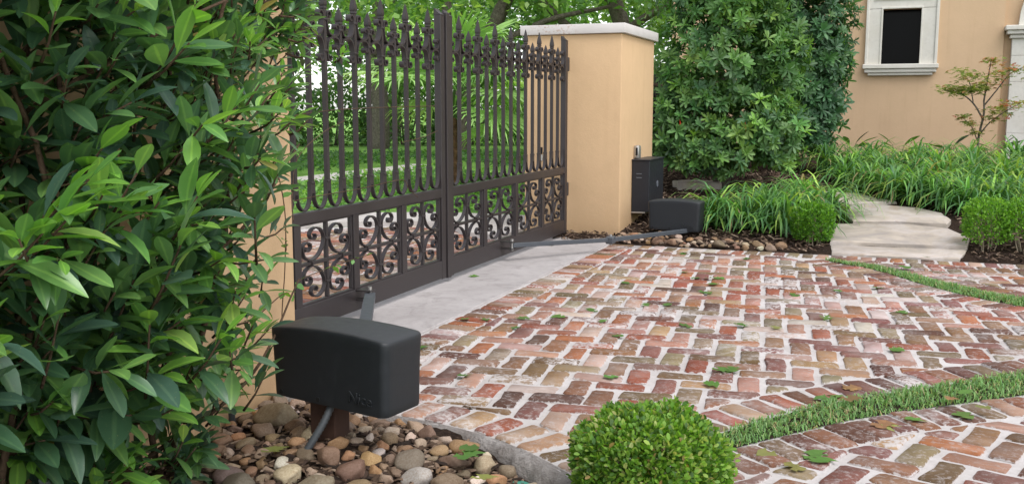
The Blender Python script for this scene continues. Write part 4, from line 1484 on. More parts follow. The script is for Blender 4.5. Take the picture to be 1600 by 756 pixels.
# a few branches arching out past the right edge
for (x, y, z) in ((-1.84, 2.86, 1.70), (-1.86, 2.90, 1.62), (-1.88, 2.94, 1.56), (-1.9, 2.84, 1.50), (-1.86, 2.88, 1.80), (-1.9, 2.96, 1.76), (-1.93, 3.02, 1.70), (-1.95, 2.90, 1.40), (-1.86, 3.02, 1.66), (-1.84, 2.96, 1.74), (-1.9, 3.06, 1.58), (-1.88, 2.92, 1.44), (-1.86, 2.9, 1.35), (-1.9, 2.94, 1.25), (-1.92, 2.98, 1.48), (-1.93, 3.0, 1.52), (-1.92, 3.02, 1.40), (-1.9, 2.98, 1.30), (-1.95, 2.96, 1.62), (-1.98, 2.9, 1.12), (-2.0, 2.86, 0.98), (-2.02, 2.80, 0.42), (-2.04, 2.78, 0.30), (-2.02, 2.72, 0.2), (-1.98, 2.9, 0.86), (-1.95, 2.88, 0.72)):
    shoot((x, y, z), (0.2, 0.8, 0.3 + HR.uniform(-0.4, 0.3)), HR.randint(6, 9), 0.075, HR.random() < 0.6, 1.0)
for i in range(60):
    shoot((HR.uniform(-2.1, -1.95), HR.uniform(2.55, 3.05), HR.uniform(1.12, 2.05)), (0.7, HR.uniform(-0.3, 0.5), 0.35 + HR.uniform(-0.4, 0.5)), HR.randint(6, 9), HR.uniform(0.075, 0.10), HR.random() < 0.35, 1.0)
N = len(hp)
hp, hd, hs_, hr_, hc = np.array(hp), np.array(hd), np.array(hs_), np.array(hr_), np.array(hc)
keep = (hp[:, 0] + hd[:, 0] * hs_ > -2.18) & (hp[:, 2] > -0.02)
hp, hd, hs_, hr_, hc = hp[keep], hd[keep], hs_[keep], hr_[keep], hc[keep]
FR = frames(hd, hr_, np.ones(len(hp)))
FRs = FR * hs_[:, None, None]
score = []
for i in range(len(hp)):
    m = hp[i] + hd[i] * hs_[i] * 0.5
    iv = in_view(*m)
    ok = iv and -40 < iv[0] < 1000 and -30 < iv[1] < 780
    # outer leaves show; deep ones are covered
    vis = m[0] - front_x(m[1], m[2])
    score.append((hs_[i] / iv[2] * math.exp(5 * min(vis, 0.1))) if ok else 0)
order = np.argsort(-np.array(score))
singles, mass = order[:300], order[300:]
LM = [mesh("leaf", *L_, M['leaf_big'], smooth=True) for L_ in (LEAF5, LEAF5b, LEAF5c)]
def set_rib(me):
    a = me.attributes.new('Rib', 'FLOAT', 'POINT')
    a.data.foreach_set('value', np.tile(np.array([0, 1, 0], np.float32), len(me.vertices) // 3))
for me_ in LM: set_rib(me_)
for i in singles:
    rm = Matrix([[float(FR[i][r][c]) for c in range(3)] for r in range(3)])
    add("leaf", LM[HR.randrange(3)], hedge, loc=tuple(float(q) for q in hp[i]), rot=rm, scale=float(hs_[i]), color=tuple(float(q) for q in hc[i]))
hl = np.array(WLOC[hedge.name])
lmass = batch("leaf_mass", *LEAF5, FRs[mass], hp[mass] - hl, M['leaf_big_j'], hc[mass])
set_rib(lmass)
add("leaf_mass", lmass, hedge, kind='stuff')
stems("twigs", [([tuple(p) for p in a], b) for a, b in twigs], M['twig'], hedge)["kind"] = 'stuff'
for i in range(13):
    y = 0.9 + i * 0.115 + HR.uniform(-.05, .05); x = -2.0 + HR.uniform(-.08, .12)
    pts = [(x, y, -0.15)]
    for q in range(1, 7): pts.append((pts[-1][0] + HR.uniform(-0.04, 0.09) * (1 if pts[-1][0] < -1.85 else -0.6), pts[-1][1] + HR.uniform(-0.10, 0.12), -0.15 + q * 0.36))
    stems("branch", [([tuple(p) for p in catmull(pts, 3)], list(np.linspace(0.011, 0.004, 19)))], M['twig'], hedge)
for (a, b, c) in (((-1.98, 2.1, 0.1), (-1.85, 2.5, 0.28), (-1.95, 2.95, 0.52)), ((-1.98, 2.0, 0.5), (-1.8, 2.4, 0.75), (-1.9, 2.9, 1.0)), ((-1.98, 1.6, 1.0), (-1.72, 2.0, 1.3), (-1.75, 2.5, 1.48))):
    stems("branch", [([tuple(p) for p in catmull([a, b, c], 5)], list(np.linspace(0.008, 0.003, 11)))], M['twig'], hedge)

# ------------------------------------------------------------------ climbing vine reaching across the gate
vine = empty("climbing_vine", (-2.12, 2.9, 0.3), "thin climbing vine with small round leaves straying across the left gate leaf", "vine")
VP = [[(-2.12, 2.85, 0.345), (-2.12, 3.1, 0.43), (-2.35, 3.5, 0.33), (-2.60, 3.95, 0.315), (-2.615, 4.36, 0.335), (-2.60, 4.62, 0.345)],
      [(-2.0, 3.0, 1.02), (-2.3, 3.4, 1.055), (-2.61, 3.85, 1.077), (-2.625, 4.3, 1.112), (-2.625, 4.8, 1.126), (-2.625, 5.5, 1.136)],
      [(-2.0, 2.95, 0.62), (-2.3, 3.4, 0.68), (-2.61, 3.9, 0.69), (-2.63, 4.6, 0.70), (-2.63, 5.05, 0.715), (-2.62, 5.12, 0.66), (-2.61, 5.22, 0.60)],
      [(-2.0, 3.0, 0.72), (-2.2, 3.3, 0.78), (-2.5, 3.8, 0.90), (-2.62, 4.2, 1.0), (-2.62, 4.42, 1.06)],
      [(-2.61, 5.02, 0.93), (-2.62, 5.3, 0.95), (-2.62, 5.52, 0.985)],
      [(-2.11, 3.12, 0.05), (-2.13, 3.10, 0.3), (-2.15, 3.16, 0.52), (-2.13, 3.14, 0.75), (-2.12, 3.05, 1.0)]]
stems("stem", [([tuple(p) for p in catmull(q, 5)], 0.0022) for q in VP], M['twig'], vine)
RL = leaf_vf(3, 0.75, 0.12, 0.12)
rl = mesh("leaf", *RL, M['leaf_o'], smooth=True)
for q, ts in ((VP[0], (0.05, 0.1, 0.2, 0.26, 0.3, 0.55, 0.58, 0.62, 0.72, 0.75, 0.78, 0.88, 0.91, 0.97)), (VP[1], (0.62, 0.84, 0.05, 0.1)), (VP[3], (0.3, 0.6, 0.9)), (VP[5], (0.2, 0.4, 0.6, 0.8)), (VP[2], (0.35, 0.05))):
    C_ = catmull(q, 12)
    for t in ts:
        p = C_[int(t * (len(C_) - 1))]
        d = nrm(np.array([HR.uniform(0.1, 0.9), HR.uniform(-1, 1), HR.uniform(-0.6, 0.7)]))
        rm = frames(d[None], np.array([HR.uniform(-1, 1)]), np.ones(1))[0]
        add("leaf", rl, vine, loc=tuple(float(x) for x in p), rot=Matrix([[float(rm[r][c]) for c in range(3)] for r in range(3)]), scale=HR.uniform(0.03, 0.05), color=pickc(YOUNG[:3]))

# ------------------------------------------------------------------ boxwoods
def boxwood(loc, rx, ry, z0, z1, n, label, power=3.0, lsz=0.02, cols=None, bare=0.0, stem_n=8):
    t = empty("boxwood", loc, label, "shrub", "clipped boxwoods")
    cols = cols or [((0.13, 0.27, 0.035), 5), ((0.19, 0.35, 0.05), 5), ((0.26, 0.39, 0.08), 4), ((0.07, 0.155, 0.03), 5), ((0.36, 0.40, 0.15), 1.5), ((0.30, 0.20, 0.09), 0.35)]
    D = rand_dirs(int(n * 1.5))
    D = D[D[:, 2] > -0.75][:n]
    n = len(D)
    # superellipsoid radius
    rad = (np.abs(D[:, 0]) ** power + np.abs(D[:, 1]) ** power + np.abs(D[:, 2]) ** power) ** (-1 / power)
    lump = 1 + 0.09 * np.sin(7 * D[:, 0] + 3 * D[:, 2] + loc[0] * 9) * np.sin(6 * D[:, 1] + 2) + 0.035 * np.sin(15 * D[:, 0] + 4) * np.sin(13 * D[:, 1]) * np.sin(11 * D[:, 2] + 1)
    dep = RNG.random(n) ** 2.0 * 0.42 - 0.06 * (RNG.random(n) < 0.12)
    rr = rad * lump * (1 - dep)
    zc, hz_ = (z0 + z1) / 2, (z1 - z0) / 2
    P = np.stack([D[:, 0] * rr * rx, D[:, 1] * rr * ry, zc + D[:, 2] * rr * hz_], 1)
    if bare > 0:
        kp_ = (P[:, 2] > z0 + bare * (0.4 + 0.6 * RNG.random(n)))
        P, D, dep = P[kp_], D[kp_], dep[kp_]
        n = len(P)
    O = nrm(D * 0.8 + rand_dirs(n) * 0.9 + np.array([0, 0, 0.45]))
    S = lsz * RNG.uniform(0.7, 1.3, n)
    C = palette(n, cols)
    me = batch("foliage", *LEAF2, frames(O, RNG.uniform(-1.2, 1.2, n), S), P, M['leaf'], C)
    add("foliage", me, t, kind='stuff')
    for i in range(stem_n):
        a = HR.uniform(0, 6.28); r = HR.uniform(0.02, 0.06)
        e = (loc[0] + rx * 0.6 * math.cos(a), loc[1] + ry * 0.6 * math.sin(a), loc[2] + z0 + (z1 - z0) * HR.uniform(0.5, 0.8))
        b = (loc[0] + r * math.cos(a), loc[1] + r * math.sin(a), loc[2] - 0.06)
        m = tuple((b[q] + e[q]) / 2 + HR.uniform(-0.02, 0.02) for q in range(3))
        stems("stem", [([tuple(p) for p in catmull([b, m, e], 4)], list(np.linspace(0.007, 0.003, 9)))], M['bark_pale'], t)
    return t
boxwood((-0.612, 2.69, -0.07), 0.215, 0.215, 0.015, 0.328, 15000, "rounded bright green boxwood in the foreground at the tip of the grass strip", 2.4, 0.0185)
boxwood((-0.585, 8.33, 0.03), 0.155, 0.16, 0.01, 0.325, 4600, "square clipped boxwood on the left of the flagstone path", 3.0, 0.022, [((0.10, 0.25, 0.025), 5), ((0.15, 0.33, 0.035), 4), ((0.06, 0.15, 0.025), 4)])
boxwood((0.70, 8.38, 0.03), 0.165, 0.17, 0.0, 0.40, 4200, "leggy boxwood on the right of the flagstone path, nearest the path", 3.0, 0.022, [((0.13, 0.30, 0.03), 5), ((0.19, 0.38, 0.045), 4), ((0.07, 0.17, 0.025), 3)], 0.14, 10)
boxwood((0.99, 8.42, 0.03), 0.18, 0.17, 0.0, 0.41, 4200, "leggy boxwood at the right edge with bare pale stems showing", 3.0, 0.022, [((0.13, 0.30, 0.03), 5), ((0.19, 0.38, 0.045), 4), ((0.07, 0.17, 0.025), 3)], 0.2, 12)

# ------------------------------------------------------------------ whorl leaved shrubs by the house
def whorl_vf(n=8, seed=1):
    r = random.Random(seed)
    mb = MB()
    B = np.array(LEAF3[0])
    for i in range(n):
        az = 2.4 * i + r.uniform(-0.2, 0.2)
        el = (r.uniform(-0.5, 0.05), r.uniform(0.1, 0.5), r.uniform(0.55, 1.15))[i % 3]
        d = np.array([[math.cos(az) * math.cos(el), math.sin(az) * math.cos(el), math.sin(el)]])
        R = frames(d, np.array([r.uniform(-0.4, 0.4)]), np.array([r.uniform(0.75, 1.1)]))[0]
        mb.add(((B @ R.T).tolist(), LEAF3[1]))
    return mb.v, mb.f
WH = [whorl_vf(12, s) for s in (1, 2, 3, 4)]

def whorl_shrub(loc, blobs, n, size, cols, label, trunk, n_single=300, fill=5000, fillcols=None):
    """blobs: list of (centre, radii); whorls sit on the outer skin of their union."""
    t = empty("broadleaf_bush", loc, label, "shrub")
    P, D = [], []
    tries = 0
    bw = [b[1][0] * b[1][1] + b[1][0] * b[1][2] for b in blobs]
    while len(P) < n and tries < n * 30:
        tries += 1
        c, r = random.choices(blobs, bw)[0]
        d = rand_dirs(1)[0]
        k = 1.04 - RNG.random() ** 1.5 * 0.42
        p = np.array(c) + d * np.array(r) * k
        # skip points deep inside another blob
        if any((((p - np.array(c2)) / np.array(r2)) ** 2).sum() < 0.45 for c2, r2 in blobs if c2 is not c): continue
        if p[2] < 0.42: continue
        P.append(p); D.append(nrm(d * np.array([1, 1, 0.7]) + np.array([0.1, -0.35, 0.75]) + RNG.normal(size=3) * 0.3))
    P, D = np.array(P), np.array(D)
    n = len(P)
    C = palette(n, cols, 0.22)
    S = size * RNG.uniform(0.7, 1.25, n)
    # whorl axis is local Z: build frames with Z along D
    X = nrm(np.cross(D, rand_dirs(n))); Y = np.cross(D, X)
    R1 = np.stack([X, Y, D], 2)
    sc = np.array([(P[i] @ np.array([0.1, -1, 0.0])) for i in range(n)])
    od = np.argsort(-sc)
    vis = [i for i in od if (lambda iv: iv and iv[1] > -15)(in_view(*P[i]))]
    single = vis[:n_single]
    sset = set(int(i) for i in single)
    mes = [mesh("leaf_whorl", *w, M['leaf_o'], smooth=True) for w in WH]
    for i in single:
        rm = Matrix([[float(R1[i][r][c]) for c in range(3)] for r in range(3)])
        add("leaf_whorl", random.choice(mes), t, loc=tuple(float(q) for q in P[i]), rot=rm, scale=float(S[i]), color=tuple(float(q) for q in C[i]))
    restidx = np.array([i for i in range(n) if i not in sset])
    L = np.array(WLOC[t.name])
    if len(restidx):
        add("leaf_mass", batch("leaf_mass", *WH[0], R1[restidx] * S[restidx][:, None, None], P[restidx] - L, M['leaf'], C[restidx]), t, kind='stuff')
    # inner leaves
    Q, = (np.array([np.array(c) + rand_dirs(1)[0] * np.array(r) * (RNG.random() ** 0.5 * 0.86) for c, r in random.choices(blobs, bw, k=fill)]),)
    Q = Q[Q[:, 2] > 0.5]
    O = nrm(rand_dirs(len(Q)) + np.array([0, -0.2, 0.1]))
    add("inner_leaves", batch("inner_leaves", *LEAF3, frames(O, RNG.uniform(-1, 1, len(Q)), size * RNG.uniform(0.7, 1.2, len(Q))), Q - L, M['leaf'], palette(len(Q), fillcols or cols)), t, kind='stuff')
    for pts, r0, r1 in trunk:
        C2 = catmull(pts, 4)
        stems("trunk", [([tuple(p) for p in C2], list(np.linspace(r0, r1, len(C2))))], M['bark'], t)
    return t
GA = [((0.104, 0.224, 0.063), 6), ((0.080, 0.179, 0.063), 6), ((0.141, 0.277, 0.069), 4), ((0.197, 0.348, 0.075), 2), ((0.061, 0.138, 0.058), 4)]
GB = [((0.062, 0.151, 0.069), 6), ((0.052, 0.124, 0.060), 6), ((0.078, 0.182, 0.075), 4), ((0.103, 0.217, 0.081), 2)]
bushA = whorl_shrub((-1.75, 10.75, 0.28), [((-1.75, 10.75, 1.75), (0.68, 0.6, 0.75)), ((-2.0, 10.6, 1.1), (0.42, 0.45, 0.42)), ((-1.5, 10.6, 0.98), (0.42, 0.42, 0.42)), ((-1.7, 10.8, 2.6), (0.75, 0.65, 0.8)), ((-1.2, 10.9, 1.55), (0.35, 0.4, 0.55)), ((-2.15, 10.4, 0.82), (0.30, 0.3, 0.24)), ((-1.62, 10.35, 0.72), (0.36, 0.30, 0.30)), ((-1.15, 10.5, 0.85), (0.32, 0.3, 0.36)), ((-1.95, 10.3, 0.66), (0.26, 0.24, 0.2))],
                 1700, 0.098, GA, "loose light green bush with whorled leaves between the pier and the house", [([(-1.7, 10.7, 0.2), (-1.68, 10.72, 0.7), (-1.75, 10.8, 1.4), (-1.8, 10.8, 2.3)], 0.045, 0.02), ([(-1.68, 10.7, 0.25), (-1.5, 10.7, 0.8), (-1.3, 10.8, 1.5)], 0.03, 0.012), ([(-1.72, 10.7, 0.25), (-1.95, 10.65, 0.7), (-2.1, 10.6, 1.2)], 0.03, 0.012)], fill=3200,
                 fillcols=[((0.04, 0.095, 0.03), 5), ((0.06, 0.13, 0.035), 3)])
bushB = whorl_shrub((-1.15, 12.3, 0.42), [((-1.15, 12.3, 1.5), (0.62, 0.6, 0.85)), ((-0.98, 12.2, 2.2), (0.52, 0.55, 0.8)), ((-1.0, 12.2, 1.0), (0.42, 0.45, 0.45)), ((-1.4, 12.3, 2.6), (0.7, 0.6, 0.8)), ((-0.92, 12.25, 1.55), (0.42, 0.45, 0.6))],
                 1500, 0.098, GB, "dense dark green clipped bush against the tan house wall", [([(-1.1, 12.3, 0.3), (-1.12, 12.3, 1.0), (-1.15, 12.3, 2.0)], 0.05, 0.02)], fill=4200,
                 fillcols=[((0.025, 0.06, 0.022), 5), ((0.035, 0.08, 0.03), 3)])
# red old leaves caught in the bushes
for p in ((-2.08, 10.18, 1.02), (-0.93, 11.75, 1.52), (-1.42, 10.2, 1.0)):
    rm = frames(nrm(np.array([[0.3, -0.3, -0.9]])), np.array([0.5]), np.ones(1))[0]
    add("red_leaf", mesh("red_leaf", *LEAF3, M['leaf_o'], smooth=True), bushA if p[1] < 11 else bushB, loc=p, rot=Matrix([[float(rm[r][c]) for c in range(3)] for r in range(3)]), scale=0.11, color=(0.6, 0.06, 0.03), label="red old leaf")

# ------------------------------------------------------------------ lilyturf clumps
def blades(n, L0, L1, w, spread, base_r, droop=1.0, rows=5):
    """Arching strap leaves from one crown: verts (n*rows*2), quads."""
    az = RNG.uniform(0, 2 * math.pi, n)
    el = np.radians(RNG.uniform(34, 88, n))
    L = RNG.uniform(L0, L1, n)
    bx = RNG.normal(size=(n, 2)) * base_r
    V = np.zeros((n, rows, 2, 3))
    pos = np.stack([bx[:, 0], bx[:, 1], np.zeros(n)], 1)
    ang = el.copy()
    side = np.stack([-np.sin(az), np.cos(az), np.zeros(n)], 1)
    bend = RNG.uniform(0.8, 1.5, n) * droop
    for r in range(rows):
        t = r / (rows - 1)
        ww = w * (1.0 - t ** 2.2 * 0.92) * (0.7 + 0.3 * min(1, t * 4))
        V[:, r, 0] = pos - side * ww / 2
        V[:, r, 1] = pos + side * ww / 2
        step = L / (rows - 1)
        pos = pos + np.stack([np.cos(az) * np.cos(ang), np.sin(az) * np.cos(ang), np.sin(ang)], 1) * step[:, None] * 1.0
        ang = ang - bend * (0.35 + 0.75 * t) * 0.75
    F = []
    for i in range(n):
        o = i * rows * 2
        for r in range(rows - 1):
            F.append((o + 2 * r, o + 2 * r + 1, o + 2 * r + 3, o + 2 * r + 2))
    return V.reshape(-1, 3), F

LG = [((0.109, 0.262, 0.083), 6), ((0.084, 0.201, 0.083), 5), ((0.168, 0.342, 0.090), 5), ((0.279, 0.443, 0.105), 3), ((0.065, 0.151, 0.068), 3), ((0.298, 0.251, 0.135), 0.4)]
def lilyturf(x, y, label, n=120, s=1.0):
    z = terrain(x, y)
    v, f = blades(n, 0.34 * s, 0.66 * s, 0.022 * (0.9 + 0.2 * s), 1, 0.03 * s, 1.12, 6)
    v[:, 2] = np.maximum(v[:, 2], 0.006)
    c = np.repeat(palette(n, LG, 0.25), 12, axis=0)
    g_ = "lilyturf clumps in the front row" if y < 9.75 and x < -0.3 else "lilyturf clumps along the house"
    return add("lilyturf_clump", mesh("lilyturf_clump", v, f, M['leaf'], smooth=True, cols=c), None, loc=(x, y, z), label=label, cat="plant", group=g_)
frontc = [(-1.44, 8.80), (-1.20, 8.74), (-0.98, 8.86), (-0.83, 8.70), (-0.70, 9.02), (-0.56, 9.36), (-1.05, 9.25), (-0.78, 9.6)]
fl = ["lilyturf clump touching the far gate opener", "second lilyturf clump from the far gate opener in the front row", "third lilyturf clump from the far gate opener in the front row", "front lilyturf clump just left of the square boxwood",
      "lilyturf clump right behind the square boxwood", "lilyturf clump overhanging the left side of the flagstone path", "lilyturf clump in the second row behind the stone bed", "lilyturf clump in the second row at the top of the path bend"]
for (x, y), l in zip(frontc, fl): lilyturf(x, y, l, 130, 1.12)
backc = [(-0.45, 11.2), (-0.2, 10.75), (0.03, 10.38), (0.24, 10.2), (0.46, 10.02), (0.66, 9.78), (0.88, 9.80), (1.10, 10.1), (1.30, 10.2),
         (-0.7, 11.9), (-0.38, 11.9), (-0.08, 11.4), (0.22, 11.15), (0.5, 10.9), (0.78, 10.85), (1.06, 10.9), (1.33, 10.95),
         (-0.25, 12.6), (0.1, 12.0), (0.3, 12.7), (0.45, 11.7), (0.8, 11.6), (0.85, 12.5), (1.15, 11.7), (1.3, 12.4), (1.55, 11.6)]
for i, (x, y) in enumerate(backc):
    ORD = ["leftmost", "second", "third", "fourth", "fifth", "sixth", "seventh", "eighth", "ninth", "tenth"]
    if i < 9: lab = ORD[i] + (" lilyturf clump" if i == 0 else " lilyturf clump from the left") + " along the path edge of the house bed"
    elif i < 17: lab = ORD[i - 9] + (" lilyturf clump" if i == 9 else " lilyturf clump from the left") + " in the middle row of the house bed"
    else: lab = ORD[i - 17] + (" lilyturf clump" if i == 17 else " lilyturf clump from the left") + " in the back row under the house wall"
    lilyturf(x, y, lab, 125, random.uniform(0.98, 1.16) if i < 9 else random.uniform(1.0, 1.2))

# broad leaved plants behind the lilyturf
def aspid(x, y, n, label, h=0.55):
    t = empty("broad_leaf_plant", (x, y, terrain(x, y)), label, "plant", "broad leaved plants along the house wall")
    for i in range(n):
        az = HR.uniform(0, 6.28); el = HR.uniform(0.15, 0.85)
        d = np.array([math.cos(az) * math.cos(el), math.sin(az) * math.cos(el), math.sin(el)])
        rm = frames(d[None], np.array([HR.uniform(-.6, .6)]), np.ones(1))[0]
        b = np.array([x, y, terrain(x, y) + h * 0.45]) + d * 0.08
        add("leaf", LMA, t, loc=tuple(float(q) for q in b), rot=Matrix([[float(rm[r][c]) for c in range(3)] for r in range(3)]), scale=HR.uniform(0.2, 0.29), color=pickc([((0.06, 0.15, 0.04), 3), ((0.11, 0.23, 0.05), 2), ((0.03, 0.07, 0.025), 1)]))
        v, f = tube([(x, y, terrain(x, y) - 0.02), tuple(b + d * 0.02)], 0.004, 4)
        add("stalk", mesh("stalk", shift(v, WLOC[t.name]), f, M['leaf_stalk']), t)
LMA = mesh("leaf", *LEAF5, M['leaf_o'], smooth=True)
_b = NB("leaf_stalk"); _b.bsdf((0.07, 0.15, 0.04), 0.6); M['leaf_stalk'] = _b.m
aspid(-0.5, 13.4, 7, "broad leaved plant by the house wall beside the dark bush", 0.42)
aspid(0.05, 13.3, 6, "broad leaved plant by the house wall below the window", 0.40)
aspid(0.62, 13.2, 6, "broad leaved plant left of the small maple", 0.40)
aspid(1.18, 13.2, 6, "broad leaved plant right of the small maple", 0.42)

# ------------------------------------------------------------------ small maple
mx, my = 0.95, 12.95
maple = empty("japanese_maple", (mx, my, 0.42), "small airy maple with reddish tips in front of the doorway", "tree")
bp = [([(0.94, my, 0.40), (0.93, my, 0.75), (0.97, my - 0.02, 1.05), (0.965, my, 1.22)], 0.017, 0.010),
      ([(0.965, my, 1.0), (0.85, my - 0.05, 1.18), (0.70, my - 0.06, 1.30), (0.52, my, 1.34)], 0.012, 0.004),
      ([(0.965, my, 1.2), (0.99, my, 1.45), (1.02, my + 0.02, 1.70)], 0.012, 0.004),
      ([(0.965, my, 1.15), (1.10, my - 0.05, 1.35), (1.22, my, 1.52), (1.36, my, 1.6)], 0.010, 0.003),
      ([(0.93, my, 0.8), (1.03, my - 0.05, 0.95), (1.18, my - 0.08, 1.08), (1.34, my - 0.1, 1.18)], 0.010, 0.003),
      ([(0.93, my, 0.72), (0.85, my - 0.05, 0.9), (0.74, my - 0.06, 1.02)], 0.008, 0.003),
      ([(0.85, my - 0.05, 1.18), (0.80, my, 1.42), (0.72, my, 1.52)], 0.007, 0.003)]
for pts, r0, r1 in bp:
    C2 = catmull(pts, 4)
    stems("branch", [([tuple(p) for p in C2], list(np.linspace(r0, r1, len(C2))))], M['bark'], maple)
MP = [((0.62, 1.35), 0.15, 90, 0), ((0.75, 1.33), 0.15, 110, 0), ((0.88, 1.36), 0.14, 90, 0), ((0.78, 1.50), 0.13, 60, 0), ((0.70, 1.55), 0.10, 30, 0), ((1.0, 1.42), 0.14, 60, 0.2), ((1.02, 1.68), 0.09, 45, 0.5), ((1.12, 1.52), 0.14, 60, 0.3), ((1.28, 1.58), 0.13, 55, 0.5), ((1.12, 1.10), 0.14, 60, 0.3), ((1.27, 1.18), 0.13, 70, 0.7), ((0.82, 0.95), 0.09, 35, 0.1), ((0.75, 1.03), 0.07, 25, 0.1), ((0.92, 0.85), 0.08, 30, 0), ((1.06, 1.0), 0.08, 30, 0.3)]
P, C = [], []
for (cx_, cz_), r, n, red in MP:
    q = RNG.normal(size=(n, 3)) * np.array([r * 0.6, r * 0.9, r * 0.22]) + np.array([cx_, my - 0.03, cz_])
    P.append(q)
    C.append(palette(n, [((0.15, 0.22, 0.05), 5 * (1 - red)), ((0.22, 0.25, 0.06), 3), ((0.36, 0.17, 0.10), 5 * red + 0.3), ((0.42, 0.12, 0.09), 2 * red + 0.05)]))
P, C = np.concatenate(P), np.concatenate(C)
O = nrm(rand_dirs(len(P)) * np.array([1, 1, 0.35]) + np.array([0, 0, -0.1]))
STAR = []
for i in range(5):
    a = (i - 2) * 0.62
    STAR.append((math.sin(a), math.cos(a)))
sv = [(0, 0, 0)]
sf = []
for i, (s, c) in enumerate(STAR):
    l = (0.6, 0.85, 1.0, 0.85, 0.6)[i]
    o = len(sv)
    sv += [(s * l * 0.45 - c * 0.10, c * l * 0.45 + s * 0.10, 0.02), (s * l, c * l, -0.08), (s * l * 0.45 + c * 0.10, c * l * 0.45 - s * 0.10, 0.02)]
    sf.append((0, o, o + 1, o + 2))
add("foliage", batch("foliage", sv, sf, frames(O, RNG.uniform(-0.5, 0.5, len(P)), 0.062 * RNG.uniform(0.7, 1.2, len(P))), P - np.array(WLOC[maple.name]), M['leaf'], C), maple, kind='stuff')

# ------------------------------------------------------------------ grass ribbons in the drive
def grass_ribbon(name, line, hw, n, label):
    P = np.array(catmull(line, 8)); H_ = np.interp(np.linspace(0, 1, len(P)), np.linspace(0, 1, len(hw)), hw)
    seg = np.linalg.norm(np.diff(P, axis=0), axis=1) * (H_[:-1] + H_[1:])
    T = np.diff(P, axis=0); T = nrm(T)
    i = RNG.choice(len(seg), n, p=seg / seg.sum())
    t = RNG.random(n)[:, None]
    off = RNG.uniform(-1, 1, n); off = np.sign(off) * np.abs(off) ** 0.95 * (1.02 + 0.25 * RNG.random(n))
    pos = P[i] * (1 - t) + P[i + 1] * t + np.stack([-T[i, 1], T[i, 0]], 1) * (H_[i] * off)[:, None]
    patch = 0.6 + 0.4 * np.sin(pos[:, 0] * 9 + 1) * np.sin(pos[:, 1] * 11) + 0.3 * np.sin(pos[:, 0] * 31) * np.sin(pos[:, 1] * 27)
    h = RNG.uniform(0.012, 0.05, n) * (1.05 - 0.35 * np.abs(off)) * (0.65 + 0.4 * patch)
    az = RNG.uniform(0, 6.28, n); lean = RNG.uniform(0.1, 1.5, n)
    dx = np.stack([np.cos(az), np.sin(az)], 1); sd = np.stack([-np.sin(az), np.cos(az)], 1) * 0.0022
    V = np.zeros((n, 5, 3))
    V[:, 0, :2] = pos - sd; V[:, 1, :2] = pos + sd
    V[:, 2, :2] = pos + sd * 0.8 + dx * (h * lean * 0.4)[:, None]; V[:, 3, :2] = pos - sd * 0.8 + dx * (h * lean * 0.4)[:, None]
    V[:, 2, 2] = V[:, 3, 2] = h * 0.6
    V[:, 4, :2] = pos + dx * (h * lean)[:, None]; V[:, 4, 2] = h * (1 - 0.45 * lean)
    V[:, :, 2] += 0.004
    F = []
    for k_ in range(n):
        o = 5 * k_
        F += [(o, o + 1, o + 2, o + 3), (o + 3, o + 2, o + 4)]
    cols = np.repeat(palette(n, [((0.13, 0.27, 0.10), 5), ((0.18, 0.33, 0.13), 5), ((0.24, 0.38, 0.17), 3), ((0.09, 0.19, 0.065), 2), ((0.36, 0.33, 0.19), 1.6)]), 5, axis=0)
    soil = [tuple(p) for p in offset_line(line, hw)] + [tuple(p) for p in offset_line(line, [-h_ for h_ in hw])][::-1]
    sheet(name + "_soil", soil, 0.004, M['mulch'])
    return add("grass", mesh("grass", V.reshape(-1, 3), F, M['leaf'], cols=cols), None, kind='stuff', label=label, cat="grass")
grass_ribbon("near_grass", GRASS_LO, HW_LO, 7500, "ribbon of grass between the brick borders in the foreground")
grass_ribbon("far_grass", GRASS_HI, HW_HI, 6500, "ribbon of grass between the bricks near the flagstone path")

# ------------------------------------------------------------------ street side ground cover and lawn edge
def cover(name, poly, n, h, size, cols, label, lsz=LEAFQ):
    x0, x1 = min(p[0] for p in poly), max(p[0] for p in poly)
    y0, y1 = min(p[1] for p in poly), max(p[1] for p in poly)
    P = np.stack([RNG.uniform(x0, x1, n), RNG.uniform(y0, y1, n)], 1)
    P = P[[inside(poly, a, b) for a, b in P]]
    n = len(P)
    z = h * (0.45 + 0.55 * RNG.random(n)) * (0.75 + 0.25 * np.sin(2.3 * P[:, 0]) * np.sin(2.9 * P[:, 1] + 1)) + 0.01
    O = nrm(rand_dirs(n) * np.array([1, 1, 0.5]) + np.array([0, 0, 0.15]))
    me = batch(name, *lsz, frames(O, RNG.uniform(-0.6, 0.6, n), size * RNG.uniform(0.7, 1.3, n)), np.column_stack([P, z]), M['leaf'], palette(n, cols), smooth=False)
    return add(name, me, None, kind='stuff', label=label, cat="ground cover")
GC = [((0.112, 0.245, 0.066), 5), ((0.165, 0.317, 0.083), 4), ((0.240, 0.389, 0.099), 2), ((0.075, 0.166, 0.050), 4)]
cover("ground_cover", [(-9.4, 5.6), (-5.9, 8.55), (-5.2, 9.0), (-4.4, 9.35), (-3.7, 9.42), (-3.15, 9.6), (-3.2, 12), (-5.5, 14), (-7.8, 16.5), (-7.85, 10.4), (-9.4, 9)], 26000, 0.16, 0.075, GC, "low leafy ground cover between the street kerb and the footpath")
cover("ground_cover", [(-9.2, 9.5), (-9.2, 18.2), (-7.9, 17.8), (-4.6, 14.6), (-4.2, 17), (-8, 21.5), (-12.5, 19), (-13, 10)], 26000, 0.20, 0.09, [((0.05, 0.13, 0.035), 5), ((0.075, 0.17, 0.04), 4), ((0.035, 0.09, 0.028), 3)], "darker ground cover between the footpath and the lawn")

